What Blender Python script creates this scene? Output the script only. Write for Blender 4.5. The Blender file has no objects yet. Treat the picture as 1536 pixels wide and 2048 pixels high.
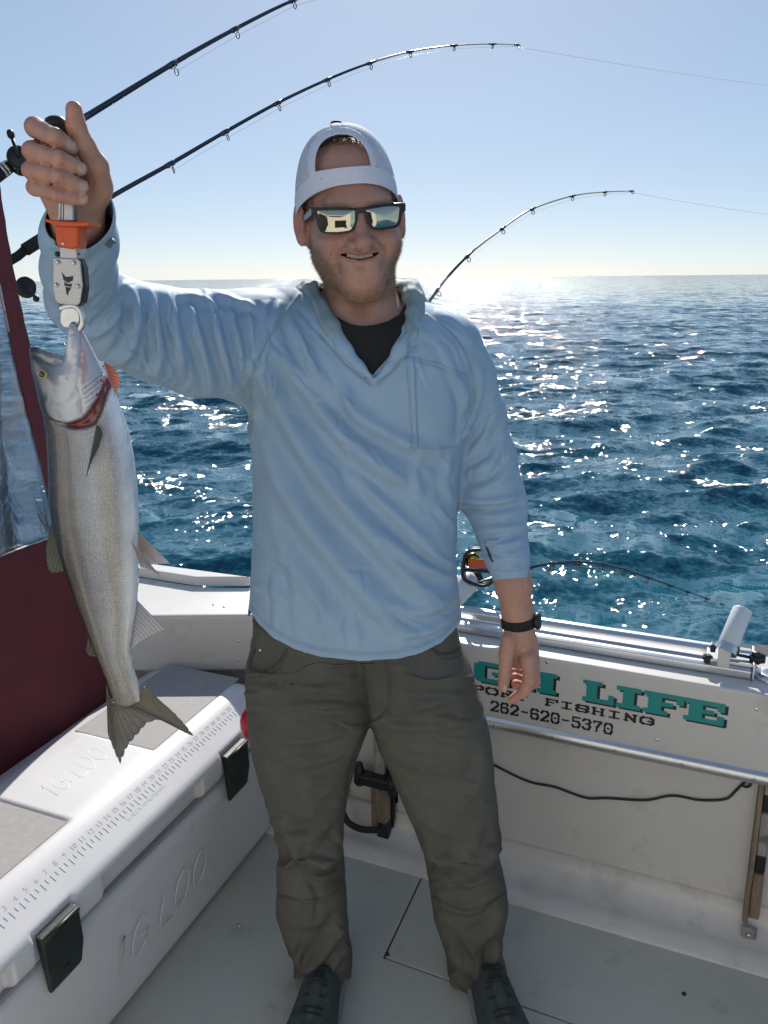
import bpy, bmesh, math, random
import numpy as np
from mathutils import Vector, Matrix
random.seed(7); RNG = np.random.default_rng(7)
SC = bpy.context.scene
COL = SC.collection
# ------------------------------------------------------------------ camera
PITCH, ROLL, FPX = math.radians(16.32), math.radians(0.54), 1598.0
CAMP = np.array([0.0, 0.0, 1.55])
_r0 = np.array([1.0, 0, 0]); _u0 = np.array([0, math.sin(PITCH), math.cos(PITCH)]); FWD = np.array([0, math.cos(PITCH), -math.sin(PITCH)])
RGT = math.cos(ROLL)*_r0 - math.sin(ROLL)*_u0
UPV = math.sin(ROLL)*_r0 + math.cos(ROLL)*_u0
cam = bpy.data.cameras.new('camera'); cam.sensor_fit = 'VERTICAL'; cam.sensor_height = 34.6; cam.lens = 34.6*FPX/2048
cam.clip_start = 0.05; cam.clip_end = 60000
camo = bpy.data.objects.new('camera', cam); COL.objects.link(camo)
M = Matrix.Identity(4)
for i in range(3):
    M[i][0] = RGT[i]; M[i][1] = UPV[i]; M[i][2] = -FWD[i]; M[i][3] = CAMP[i]
camo.matrix_world = M
SC.camera = camo
# ------------------------------------------------------------------ world, sun, exposure
SUN_EL, SUN_AZ = math.radians(33), math.radians(2)      # azimuth from +y, negative = left
w = bpy.data.worlds.new('World'); SC.world = w; w.use_nodes = True
nt = w.node_tree; bg = nt.nodes['Background']
sky = nt.nodes.new('ShaderNodeTexSky'); sky.sky_type = 'NISHITA'; sky.sun_disc = False
sky.sun_elevation = SUN_EL; sky.sun_rotation = SUN_AZ; sky.altitude = 0; sky.air_density = 0.62; sky.dust_density = 0.25; sky.ozone_density = 3.0
wb = nt.nodes.new('ShaderNodeMix'); wb.data_type = 'RGBA'; wb.blend_type = 'MULTIPLY'; wb.inputs[0].default_value = 1; wb.inputs[7].default_value = (1.74, 1.88, 2.0, 1); nt.links.new(sky.outputs[0], wb.inputs[6])
gm = nt.nodes.new('ShaderNodeGamma'); gm.inputs['Gamma'].default_value = .44; nt.links.new(wb.outputs[2], gm.inputs['Color'])
hs = nt.nodes.new('ShaderNodeHueSaturation'); hs.inputs['Saturation'].default_value = 1.28; nt.links.new(gm.outputs[0], hs.inputs['Color'])
nt.links.new(hs.outputs[0], bg.inputs[0]); bg.inputs[1].default_value = 0.150
sl = bpy.data.lights.new('sun', 'SUN'); sl.energy = 3.8; sl.angle = math.radians(0.53); sl.color = (1.0, 0.95, 0.88)
so = bpy.data.objects.new('sun', sl); COL.objects.link(so)
SUND = np.array([math.sin(SUN_AZ)*math.cos(SUN_EL), math.cos(SUN_AZ)*math.cos(SUN_EL), math.sin(SUN_EL)])
so.rotation_euler = Vector(SUND).to_track_quat('Z', 'Y').to_euler(); so.location = (-3, 8, 9)
SC.view_settings.view_transform = 'Standard'; SC.view_settings.look = 'None'
SC.view_settings.exposure = 0.66; SC.view_settings.gamma = 1.0; SC.view_settings.use_curve_mapping = False
SC.render.engine = 'CYCLES'
SC.cycles.max_bounces = 8; SC.cycles.diffuse_bounces = 3; SC.cycles.glossy_bounces = 4; SC.cycles.transparent_max_bounces = 12; SC.cycles.transmission_bounces = 6
SC.cycles.caustics_reflective = False; SC.cycles.caustics_refractive = False
SC.cycles.sample_clamp_indirect = 6.0
# ------------------------------------------------------------------ photo geometry helpers (layout only)
def ray(u, v):
    return (u-768)/FPX*RGT + (1024-v)/FPX*UPV + FWD
def hit(u, v, p0, n):
    d = ray(u, v); p0 = np.asarray(p0, float); n = np.asarray(n, float)
    return CAMP + d*(np.dot(p0-CAMP, n)/np.dot(d, n))
def PY(u, v, y): return hit(u, v, (0, y, 0), (0, 1, 0))
def PZ(u, v, z): return hit(u, v, (0, 0, z), (0, 0, 1))
def proj(V):
    q = np.asarray(V, float)-CAMP
    d = q@FWD
    return 768+FPX*(q@RGT)/d, 1024-FPX*(q@UPV)/d, d
def mpp(u, v, y):                      # metres per photo pixel at a point
    return float(np.dot(PY(u, v, y)-CAMP, FWD))/FPX
# ------------------------------------------------------------------ objects
ORG = {}
def thing(name, label, cat, loc, group=None):
    o = bpy.data.objects.new(name, None); COL.objects.link(o); o.location = tuple(loc); o.empty_display_size = 0.1
    o['label'] = label; o['category'] = cat
    if group: o['group'] = group
    ORG[o.name] = np.array(loc, float); return o
def tag(o, label=None, cat=None, group=None, kind=None):
    if label: o['label'] = label
    if cat: o['category'] = cat
    if group: o['group'] = group
    if kind: o['kind'] = kind
    return o
def mesh_obj(name, verts, faces, mat, parent=None, smooth=True, col=None, kind=None, mats=None, mi=None, org=None):
    verts = np.asarray(verts, np.float64).reshape(-1, 3)
    o0 = ORG[parent.name] if parent is not None else (np.asarray(org, float) if org is not None else np.zeros(3))
    me = bpy.data.meshes.new(name)
    L = (verts-o0)
    if isinstance(faces, np.ndarray):
        k = faces.shape[1]; nf = len(faces)
        me.vertices.add(len(L)); me.vertices.foreach_set('co', L.astype(np.float32).ravel())
        me.loops.add(nf*k); me.loops.foreach_set('vertex_index', faces.astype(np.int32).ravel())
        me.polygons.add(nf); me.polygons.foreach_set('loop_start', np.arange(0, nf*k, k, dtype=np.int32))
        me.update(calc_edges=True)
    else:
        me.from_pydata([tuple(p) for p in L], [], [tuple(int(i) for i in f) for f in faces]); me.update()
    if mats:
        for m in mats: me.materials.append(m)
        if mi is not None: me.polygons.foreach_set('material_index', np.asarray(mi, np.int32))
    else: me.materials.append(mat)
    if smooth: me.polygons.foreach_set('use_smooth', np.ones(len(me.polygons), bool))
    if col is not None:
        a = me.attributes.new('col', 'FLOAT_COLOR', 'POINT')
        c = np.ones((len(L), 4), np.float32); c[:, :3] = np.asarray(col, np.float32); a.data.foreach_set('color', c.ravel())
    o = bpy.data.objects.new(name, me); COL.objects.link(o)
    if parent is not None: o.parent = parent; ORG[o.name] = o0
    else: o.location = tuple(o0); ORG[o.name] = o0
    if kind: o['kind'] = kind
    return o
def bevel(o, w=0.003, seg=2, ang=35):
    m = o.modifiers.new('bevel', 'BEVEL'); m.width = w; m.segments = seg; m.limit_method = 'ANGLE'; m.angle_limit = math.radians(ang); m.harden_normals = False
    return o
def solidify(o, t, off=-1):
    m = o.modifiers.new('solid', 'SOLIDIFY'); m.thickness = t; m.offset = off; return o
def subsurf(o, n=1):
    m = o.modifiers.new('sub', 'SUBSURF'); m.levels = n; m.render_levels = n; return o
class MB:
    def __init__(s): s.v = []; s.f = []
    def add(s, v, f):
        b = len(s.v); s.v += [tuple(p) for p in v]; s.f += [tuple(i+b for i in q) for q in f]; return s
    def box(s, c, h, ax=None):
        c = np.asarray(c, float); ax = np.eye(3) if ax is None else np.asarray(ax, float)
        vs = [c+ax[0]*h[0]*i+ax[1]*h[1]*j+ax[2]*h[2]*k for k in (-1, 1) for j in (-1, 1) for i in (-1, 1)]
        f = [(0, 2, 3, 1), (4, 5, 7, 6), (0, 1, 5, 4), (2, 6, 7, 3), (0, 4, 6, 2), (1, 3, 7, 5)]
        if np.dot(np.cross(ax[0], ax[1]), ax[2]) < 0: f = [q[::-1] for q in f]
        return s.add(vs, f)
    def prism(s, poly, d):                      # poly: closed 3-D loop, extruded by vector d
        p = [np.asarray(q, float) for q in poly]; n = len(p); d = np.asarray(d, float)
        nv = sum((np.cross(p[i]-p[0], p[(i+1) % n]-p[0]) for i in range(1, n-1)), np.zeros(3))
        if np.dot(nv, d) > 0: p = p[::-1]
        vs = p+[q+d for q in p]
        f = [tuple(range(n)), tuple(range(2*n-1, n-1, -1))]+[(i, i+n, (i+1) % n+n, (i+1) % n) for i in range(n)]
        return s.add(vs, f)
    def tube(s, path, rad, n=10, cap=True, flat=None):
        P = np.asarray(path, float); m = len(P); r = np.broadcast_to(np.asarray(rad, float), (m,))
        T = np.gradient(P, axis=0); T /= np.linalg.norm(T, axis=1)[:, None]+1e-12
        a = np.array([0, 0, 1.0]) if abs(T[0][2]) < .9 else np.array([1.0, 0, 0])
        N = a-T[0]*np.dot(a, T[0]); N /= np.linalg.norm(N)
        vs = []
        for i in range(m):
            N = N-T[i]*np.dot(N, T[i]); N /= np.linalg.norm(N)+1e-12
            B = np.cross(T[i], N)
            for k in range(n):
                t = 2*math.pi*k/n
                vs.append(P[i]+r[i]*(math.cos(t)*N+math.sin(t)*B*(flat or 1)))
        f = [(i*n+k, i*n+(k+1) % n, (i+1)*n+(k+1) % n, (i+1)*n+k) for i in range(m-1) for k in range(n)]
        if cap: f += [tuple(range(n-1, -1, -1)), tuple(range((m-1)*n, m*n))]
        return s.add(vs, f)
    def lathe(s, c, axis, prof, n=20):          # prof: list of (dist along axis, radius)
        c = np.asarray(c, float); axis = np.asarray(axis, float)/np.linalg.norm(axis)
        return s.tube([c+axis*h for h, _ in prof], [r for _, r in prof], n) if all(prof[i+1][0]-prof[i][0] > 1e-6 for i in range(len(prof)-1)) else s._lathe(c, axis, prof, n)
    def _lathe(s, c, axis, prof, n):
        c = np.asarray(c, float); axis = np.asarray(axis, float)/np.linalg.norm(axis)
        a = np.array([0, 0, 1.0]) if abs(axis[2]) < .9 else np.array([1.0, 0, 0])
        N = np.cross(axis, a); N /= np.linalg.norm(N); B = np.cross(axis, N)
        vs = [c+axis*h+r*(math.cos(2*math.pi*k/n)*N+math.sin(2*math.pi*k/n)*B) for h, r in prof for k in range(n)]
        m = len(prof)
        f = [(i*n+k, i*n+(k+1) % n, (i+1)*n+(k+1) % n, (i+1)*n+k) for i in range(m-1) for k in range(n)]
        f += [tuple(range(n-1, -1, -1)), tuple(range((m-1)*n, m*n))]
        return s.add(vs, f)
    def torus(s, c, axis, R, r, n=20, m=8):
        axis = np.asarray(axis, float)/np.linalg.norm(axis)
        a = np.array([0, 0, 1.0]) if abs(axis[2]) < .9 else np.array([1.0, 0, 0])
        N = np.cross(axis, a); N /= np.linalg.norm(N); B = np.cross(axis, N); c = np.asarray(c, float)
        vs = []
        for k in range(n):
            t = 2*math.pi*k/n; e = math.cos(t)*N+math.sin(t)*B
            for j in range(m):
                q = 2*math.pi*j/m; vs.append(c+e*(R+r*math.cos(q))+axis*r*math.sin(q))
        f = [(k*m+j, ((k+1) % n)*m+j, ((k+1) % n)*m+(j+1) % m, k*m+(j+1) % m) for k in range(n) for j in range(m)]
        return s.add(vs, f)
    def obj(s, name, mat, parent=None, smooth=False, **k):
        return mesh_obj(name, np.array(s.v), s.f, mat, parent, smooth=smooth, **k)
def smooth_path(pts, n=8):                      # Catmull-Rom through points
    p = [np.asarray(q, float) for q in pts]; p = [2*p[0]-p[1]]+p+[2*p[-1]-p[-2]]; out = []
    for i in range(1, len(p)-2):
        for k in range(n):
            t = k/n; a, b, c, d = p[i-1], p[i], p[i+1], p[i+2]
            out.append(.5*((2*b)+(c-a)*t+(2*a-5*b+4*c-d)*t*t+(3*b-a-3*c+d)*t**3))
    out.append(p[-2]); return np.array(out)
# ------------------------------------------------------------------ materials
def newmat(name):
    m = bpy.data.materials.new(name); m.use_nodes = True
    return m, m.node_tree, m.node_tree.nodes['Principled BSDF']
def pbr(name, col, rough=.5, metal=0., var=.12, scale=8., bump=0., bscale=200., attr=False, sss=0., coat=0., spec=.5, rvar=.1, stretch=None, dirt=None, bdist=.002, detail=6):
    m, t, b = newmat(name); N = t.nodes.new; L = t.links.new
    tc = N('ShaderNodeTexCoord'); src = tc.outputs['Object']
    if stretch:
        mp = N('ShaderNodeMapping'); mp.inputs['Scale'].default_value = stretch; L(src, mp.inputs[0]); src = mp.outputs[0]
    nz = N('ShaderNodeTexNoise'); nz.inputs['Scale'].default_value = scale; nz.inputs['Detail'].default_value = detail; nz.inputs['Roughness'].default_value = .6; L(src, nz.inputs['Vector'])
    mr = N('ShaderNodeMapRange'); mr.inputs['From Min'].default_value = .3; mr.inputs['From Max'].default_value = .7
    mr.inputs['To Min'].default_value = 1-var; mr.inputs['To Max'].default_value = 1+var; L(nz.outputs[0], mr.inputs[0])
    mx = N('ShaderNodeMix'); mx.data_type = 'RGBA'; mx.blend_type = 'MULTIPLY'; mx.inputs[0].default_value = 1
    if attr:
        a = N('ShaderNodeAttribute'); a.attribute_name = 'col'; L(a.outputs['Color'], mx.inputs[6])
    else: mx.inputs[6].default_value = (*col, 1)
    L(mr.outputs[0], mx.inputs[7]); out = mx.outputs[2]
    if dirt:                                     # (colour, scale, threshold, strength): stains with a shape of their own
        n2 = N('ShaderNodeTexNoise'); n2.inputs['Scale'].default_value = dirt[1]; n2.inputs['Detail'].default_value = 8; n2.inputs['Roughness'].default_value = .7; L(tc.outputs['Object'], n2.inputs['Vector'])
        r2 = N('ShaderNodeMapRange'); r2.inputs['From Min'].default_value = dirt[2]; r2.inputs['From Max'].default_value = dirt[2]+.12; r2.inputs['To Max'].default_value = dirt[3]; L(n2.outputs[0], r2.inputs[0])
        m2 = N('ShaderNodeMix'); m2.data_type = 'RGBA'; L(r2.outputs[0], m2.inputs[0]); L(out, m2.inputs[6]); m2.inputs[7].default_value = (*dirt[0], 1); out = m2.outputs[2]
    L(out, b.inputs['Base Color'])
    rr = N('ShaderNodeMapRange'); rr.inputs['To Min'].default_value = max(.02, rough-rvar); rr.inputs['To Max'].default_value = min(1, rough+rvar); L(nz.outputs[0], rr.inputs[0]); L(rr.outputs[0], b.inputs['Roughness'])
    b.inputs['Metallic'].default_value = metal; b.inputs['Specular IOR Level'].default_value = spec
    if sss: b.inputs['Subsurface Weight'].default_value = sss; b.inputs['Subsurface Radius'].default_value = (1, .35, .2); b.inputs['Subsurface Scale'].default_value = .006
    if coat: b.inputs['Coat Weight'].default_value = coat; b.inputs['Coat Roughness'].default_value = .15
    if bump:
        n3 = N('ShaderNodeTexNoise'); n3.inputs['Scale'].default_value = bscale; n3.inputs['Detail'].default_value = 4; L(src, n3.inputs['Vector'])
        bp = N('ShaderNodeBump'); bp.inputs['Strength'].default_value = bump; bp.inputs['Distance'].default_value = bdist; L(n3.outputs[0], bp.inputs['Height']); L(bp.outputs[0], b.inputs['Normal'])
    return m
# ------------------------------------------------------------------ implicit surfaces
f4 = np.float32
def ell(P, c, r):
    q = P-np.asarray(c, f4); r = np.asarray(r, f4)
    k0 = np.sqrt(((q/r)**2).sum(-1)); k1 = np.sqrt(((q/(r*r))**2).sum(-1))+1e-9
    return k0*(k0-1)/k1
def sph(P, c, r): return np.sqrt(((P-np.asarray(c, f4))**2).sum(-1))-f4(r)
def cap(P, a, b, ra, rb=None):
    rb = ra if rb is None else rb
    a = np.asarray(a, f4); ba = np.asarray(b, f4)-a; pa = P-a
    h = np.clip((pa@ba)/f4(np.dot(ba, ba)+1e-12), 0, 1)
    return np.sqrt(((pa-h[:, None]*ba)**2).sum(-1))-(f4(ra)+f4(rb-ra)*h)
def rbox(P, c, h, r, R=None):
    q = P-np.asarray(c, f4)
    if R is not None: q = q@np.asarray(R, f4).T
    q = np.abs(q)-(np.asarray(h, f4)-f4(r))
    return np.sqrt((np.maximum(q, 0)**2).sum(-1))+np.minimum(q.max(-1), 0)-f4(r)
def smin(a, b, k):
    h = np.clip(.5+.5*(b-a)/f4(k), 0, 1); return b+(a-b)*h-f4(k)*h*(1-h)
def smax(a, b, k): return -smin(-a, -b, k)
def chain(P, pts, rad, k=.004):
    d = None
    for i in range(len(pts)-1):
        e = cap(P, pts[i], pts[i+1], rad[i], rad[i+1]); d = e if d is None else np.minimum(d, e) if k == 0 else smin(d, e, k)
    return d
def inbox(P, lo, hi, f, far=None):              # evaluate f only near its own box
    lo = np.asarray(lo, f4); hi = np.asarray(hi, f4)
    q = np.maximum(np.maximum(lo-P, P-hi), 0); out = np.sqrt((q**2).sum(-1))+f4(.012)
    m = out <= .0125
    if m.any(): out[m] = f(P[m])
    return out
def extract(f, lo, hi, h, B=8, slack=1.6):
    lo = np.asarray(lo, float); hi = np.asarray(hi, float)
    nb = np.ceil((hi-lo)/(h*B)).astype(int)
    g = np.stack(np.meshgrid(*[np.arange(n) for n in nb], indexing='ij'), -1).reshape(-1, 3)
    c = lo+(g+.5)*h*B
    d = np.concatenate([f(q.astype(f4)) for q in np.array_split(c, max(1, len(c)//200000))])
    g = g[np.abs(d) < h*B*.87*slack]
    loc = np.stack(np.meshgrid(*[np.arange(B+1)]*3, indexing='ij'), -1).reshape(-1, 3)
    vals = []
    for q in np.array_split(g, max(1, len(g)*(B+1)**3//400000)):
        if len(q) == 0: continue
        pts = lo+(q[:, None, :]*B+loc[None])*h
        vals.append(f(pts.reshape(-1, 3).astype(f4)).reshape(len(q), B+1, B+1, B+1))
    V = np.concatenate(vals); nc = nb*B
    S = V < 0
    cnt = np.zeros(V.shape[:1]+(B, B, B), np.int8)
    for dx in (0, 1):
        for dy in (0, 1):
            for dz in (0, 1): cnt += S[:, dx:B+dx, dy:B+dy, dz:B+dz]
    act = (cnt > 0) & (cnt < 8)
    bi, ci, cj, ck = np.nonzero(act)
    pos = np.zeros((len(bi), 3)); num = np.zeros(len(bi))
    corners = [(x, y, z) for x in (0, 1) for y in (0, 1) for z in (0, 1)]
    for a in range(8):
        for ax in range(3):
            A = corners[a]
            if A[ax]: continue
            Bc = list(A); Bc[ax] = 1
            va = V[bi, ci+A[0], cj+A[1], ck+A[2]]; vb = V[bi, ci+Bc[0], cj+Bc[1], ck+Bc[2]]
            m = (va < 0) != (vb < 0)
            t = np.where(m, va/(va-vb+1e-20), 0)
            p = np.zeros((len(bi), 3)); p[:] = A; p[:, ax] += t
            pos[m] += p[m]; num[m] += 1
    gi = g[bi]*B+np.stack([ci, cj, ck], -1)
    pos = lo+(gi+pos/num[:, None])*h
    key = (gi[:, 0].astype(np.int64)*(nc[1]+2)+gi[:, 1])*(nc[2]+2)+gi[:, 2]
    order = np.argsort(key); ks = key[order]
    def look(q):
        k = (q[:, 0].astype(np.int64)*(nc[1]+2)+q[:, 1])*(nc[2]+2)+q[:, 2]
        i = np.minimum(np.searchsorted(ks, k), len(ks)-1); ok = ks[i] == k
        return order[i], ok
    quads = []
    for ax in range(3):
        s0 = S[:, :B, :B, :B]
        sl = [slice(None)]+[slice(1, B+1) if k == ax else slice(0, B) for k in range(3)]
        s1 = S[tuple(sl)]
        for flip, m in ((False, s0 & ~s1), (True, ~s0 & s1)):
            b_, i_, j_, k_ = np.nonzero(m)
            if len(b_) == 0: continue
            q = g[b_]*B+np.stack([i_, j_, k_], -1)
            o1, o2 = (ax+1) % 3, (ax+2) % 3
            ids = []; okk = np.ones(len(q), bool)
            for e1, e2 in ((-1, -1), (0, -1), (0, 0), (-1, 0)):
                r = q.copy(); r[:, o1] += e1; r[:, o2] += e2
                i, ok = look(r); ids.append(i); okk &= ok
            Q = np.stack(ids, -1)[okk]
            if flip: Q = Q[:, ::-1]
            quads.append(Q)
    return pos, np.concatenate(quads)
def tris(Q):
    return Q if Q.shape[1] == 3 else np.concatenate([Q[:, [0, 1, 2]], Q[:, [0, 2, 3]]])
def vnormals(V, F):
    T = tris(F); n = np.cross(V[T[:, 1]]-V[T[:, 0]], V[T[:, 2]]-V[T[:, 0]])
    N = np.zeros_like(V)
    for k in range(3):
        for a in range(3): N[:, a] += np.bincount(T[:, k], n[:, a], len(V))
    return N/(np.linalg.norm(N, axis=1)[:, None]+1e-12)
def relax(V, F, it=1, lam=.5):
    e = np.concatenate([F[:, [i, (i+1) % F.shape[1]]] for i in range(F.shape[1])]); e = np.concatenate([e, e[:, ::-1]])
    c = np.bincount(e[:, 0], minlength=len(V))[:, None]+1e-9
    for _ in range(it):
        S = np.stack([np.bincount(e[:, 0], V[e[:, 1], a], len(V)) for a in range(3)], -1); V = V+lam*(S/c-V)
    return V
def compact(V, F, *attrs):
    u, inv = np.unique(F, return_inverse=True); return (V[u], inv.reshape(F.shape))+tuple(a[u] for a in attrs)
def clip(V, F, g):                               # keep g>0, cutting triangles along g=0
    T = tris(F); s = g[T] > 0; n = s.sum(1)
    keep = [T[n == 3]]; nv = [V]; cnt = len(V); ng = [g]
    for want in (1, 2):
        t = T[n == want]
        if len(t) == 0: continue
        st = g[t] > 0; odd = np.argmax(st if want == 1 else ~st, 1); r = np.arange(len(t))
        a, b, c = t[r, odd], t[r, (odd+1) % 3], t[r, (odd+2) % 3]
        tb = (g[a]/(g[a]-g[b]))[:, None]; tc = (g[a]/(g[a]-g[c]))[:, None]
        pb = V[a]+(V[b]-V[a])*tb; pc = V[a]+(V[c]-V[a])*tc
        ib = np.arange(len(t))+cnt; ic = ib+len(t); cnt += 2*len(t); nv += [pb, pc]
        if want == 1: keep.append(np.stack([a, ib, ic], -1))
        else: keep += [np.stack([ib, b, c], -1), np.stack([ib, c, ic], -1)]
    V2 = np.concatenate(nv); F2 = np.concatenate(keep)
    # weld the doubled cut vertices
    r = np.round(V2, 6); _, first, inv = np.unique(r, axis=0, return_index=True, return_inverse=True)
    F2 = inv.reshape(-1)[F2]; V2 = V2[first]
    F2 = F2[(F2[:, 0] != F2[:, 1]) & (F2[:, 1] != F2[:, 2]) & (F2[:, 0] != F2[:, 2])]
    return compact(V2, F2)
def polysd(u, v, poly):                          # signed distance, positive inside
    poly = np.asarray(poly, float); d = np.full(u.shape, 1e18); ins = np.zeros(u.shape, bool); n = len(poly)
    for i in range(n):
        ax, ay = poly[i]; bx, by = poly[(i+1) % n]; ex, ey = bx-ax, by-ay
        t = np.clip(((u-ax)*ex+(v-ay)*ey)/(ex*ex+ey*ey+1e-12), 0, 1)
        d = np.minimum(d, (u-ax-ex*t)**2+(v-ay-ey*t)**2)
        c = (ay <= v) != (by <= v)
        with np.errstate(divide='ignore', invalid='ignore'): ins ^= c & (u < ax+(v-ay)/(by-ay)*ex if abs(by-ay) > 1e-12 else False)
    return np.where(ins, 1, -1)*np.sqrt(d)
def linesd(u, v, pl, w0=None):                   # distance to a polyline, signed side, run along it (0..1)
    pl = np.asarray(pl, float); L = np.r_[0, np.cumsum(np.hypot(*np.diff(pl, axis=0).T))]; best = np.full(u.shape, 1e18); sd = np.zeros(u.shape); run = np.zeros(u.shape)
    for i in range(len(pl)-1):
        ax, ay = pl[i]; ex, ey = pl[i+1]-pl[i]
        t = np.clip(((u-ax)*ex+(v-ay)*ey)/(ex*ex+ey*ey+1e-12), 0, 1); dx = u-ax-ex*t; dy = v-ay-ey*t; d = dx*dx+dy*dy
        m = d < best; best = np.where(m, d, best); sd = np.where(m, np.sign(ex*dy-ey*dx), sd); run = np.where(m, (L[i]+t*(L[i+1]-L[i]))/L[-1], run)
    return np.sqrt(best), sd, run
def folds(V, N, strokes, rear=False):
    """cloth folds: each stroke = (polyline in photo pixels, half width px, height m[, asymmetry])"""
    u, v, _ = proj(V); fr = np.clip(-(N@FWD)*2.2+.25, 0, 1); out = np.zeros(len(V))
    for s in strokes:
        pl, wd, am = s[:3]; asy = s[3] if len(s) > 3 else .6
        pl = np.array(pl, float); lo = pl.min(0)-4*wd; hi = pl.max(0)+4*wd
        m = (u > lo[0]) & (u < hi[0]) & (v > lo[1]) & (v < hi[1]) & (fr > 0)
        if not m.any(): continue
        if len(pl) > 2: pl = smooth_path(pl, 5)
        d, sd, run = linesd(u[m], v[m], pl)
        x = d*sd/wd; env = np.clip(np.minimum(run, 1-run)*4, 0, 1)**.7
        env = np.where(run*(1-run) == 0, np.exp(-(d/wd)**2)*0, env)
        out[m] += am*env*fr[m]*(np.exp(-x*x)-asy*np.exp(-(x-1.7)**2*.8)-(0.6-asy)*0*np.exp(-(x+1.7)**2))
    return V+N*out[:, None]
def gen(box, ang, jit, n, ln, wd, am, seed, asy=.5):
    r = np.random.default_rng(seed); out = []
    for _ in range(n):
        c = np.array([r.uniform(box[0], box[2]), r.uniform(box[1], box[3])]); a = math.radians(ang+r.normal()*jit); L_ = ln*r.uniform(.5, 1.3); d = np.array([math.cos(a), math.sin(a)]); m = np.array([-d[1], d[0]])*r.normal()*L_*.12
        out.append(([tuple(c-d*L_/2), tuple(c+m), tuple(c+d*L_/2)], wd*r.uniform(.7, 1.4), am*r.uniform(.5, 1.3)*(1 if r.random() < .7 else -1), asy))
    return out
def noise3(P, s, seed=0):                        # cheap smooth noise: sum of rotated sines
    r = np.random.default_rng(seed); o = np.zeros(len(P))
    for k in range(7):
        d = r.normal(size=3); d /= np.linalg.norm(d); o += np.sin(P@d*s*(1+.35*k)+r.uniform(0, 6.28))/(1+.3*k)
    return o/3.2
def lerp(c0, c1, t): return np.asarray(c0)[None]*(1-t[:, None])+np.asarray(c1)[None]*t[:, None]
def sstep(a, b, x): t = np.clip((x-a)/(b-a), 0, 1); return t*t*(3-2*t)
# ================================================================== materials
M_white = pbr('gelcoat_white', (.62, .59, .55), .35, var=.05, scale=3, bump=.05, bscale=60, coat=.2, dirt=((.28, .25, .19), 6, .56, .40))
M_deck = pbr('deck_gelcoat', (.485, .485, .425), .55, var=.07, scale=4, bump=.25, bscale=700, bdist=.0006, dirt=((.20, .19, .16), 7, .57, .45))
M_gap = pbr('seam_dark', (.03, .03, .028), .7)
M_alu = pbr('aluminium', (.66, .66, .67), .34, metal=1, var=.06, scale=14, bump=.015, bscale=40, rvar=.05)
M_steel = pbr('steel', (.62, .62, .62), .3, metal=1, var=.1, scale=60)
M_steel_br = pbr('brushed_steel', (.42, .42, .43), .36, metal=1, var=.12, scale=40, stretch=(1, 1, 30), bump=.08, bscale=80)
M_black = pbr('black_plastic', (.012, .012, .013), .45, var=.2, scale=30)
M_rubber = pbr('black_rubber', (.018, .018, .018), .75, bump=.2, bscale=300)
M_teal = pbr('teal_vinyl', (.008, .27, .25), .35, var=.04)
M_ink = pbr('black_vinyl', (.012, .011, .012), .4, var=.05)
M_maroon = pbr('maroon_canvas', (.105, .014, .018), .75, var=.18, scale=9, bump=.35, bscale=900, bdist=.0006)
M_bind = pbr('maroon_binding', (.14, .02, .025), .7, var=.2, scale=30, bump=.4, bscale=300, bdist=.001)
M_wood = pbr('weathered_wood', (.22, .17, .12), .8, var=.45, scale=14, stretch=(8, 8, .6), bump=.5, bscale=60, dirt=((.03, .04, .03), 14, .55, .8))
M_lowood = pbr('grey_strip', (.30, .28, .26), .6, var=.4, scale=14, stretch=(6, 6, .7), bump=.3, bscale=60, dirt=((.06, .05, .04), 20, .55, .8))
M_rod = pbr('rod_blank', (.010, .014, .030), .22, var=.2, coat=.5)
M_rodtip = pbr('rod_tip', (.55, .47, .30), .3, var=.1, coat=.4)
M_wrap = pbr('rod_wrap', (.006, .012, .035), .25, coat=.5)
M_eva = pbr('eva_grip', (.020, .019, .020), .85, bump=.3, bscale=500)
M_line = pbr('fishing_line', (.45, .5, .55), .3)
M_red = pbr('red_plastic', (.45, .012, .03), .35, var=.08)
M_orange = pbr('orange_plastic', (.62, .085, .012), .4, var=.06)
M_gold = pbr('gold_anodised', (.75, .48, .12), .25, metal=1, var=.05)
M_latch = pbr('latch_rubber', (.014, .022, .020), .5, var=.25, scale=30, bump=.15, bscale=200)
M_cool = pbr('cooler_plastic', (.64, .635, .645), .42, var=.03, scale=5, bump=.2, bscale=500, bdist=.0006, dirt=((.36, .33, .28), 9, .60, .35))
M_cpad = pbr('cooler_pad', (.33, .32, .31), .75, var=.1, scale=60, bump=.6, bscale=900, bdist=.0008)
M_holder = pbr('white_holder', (.62, .66, .68), .35, var=.04)

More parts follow.
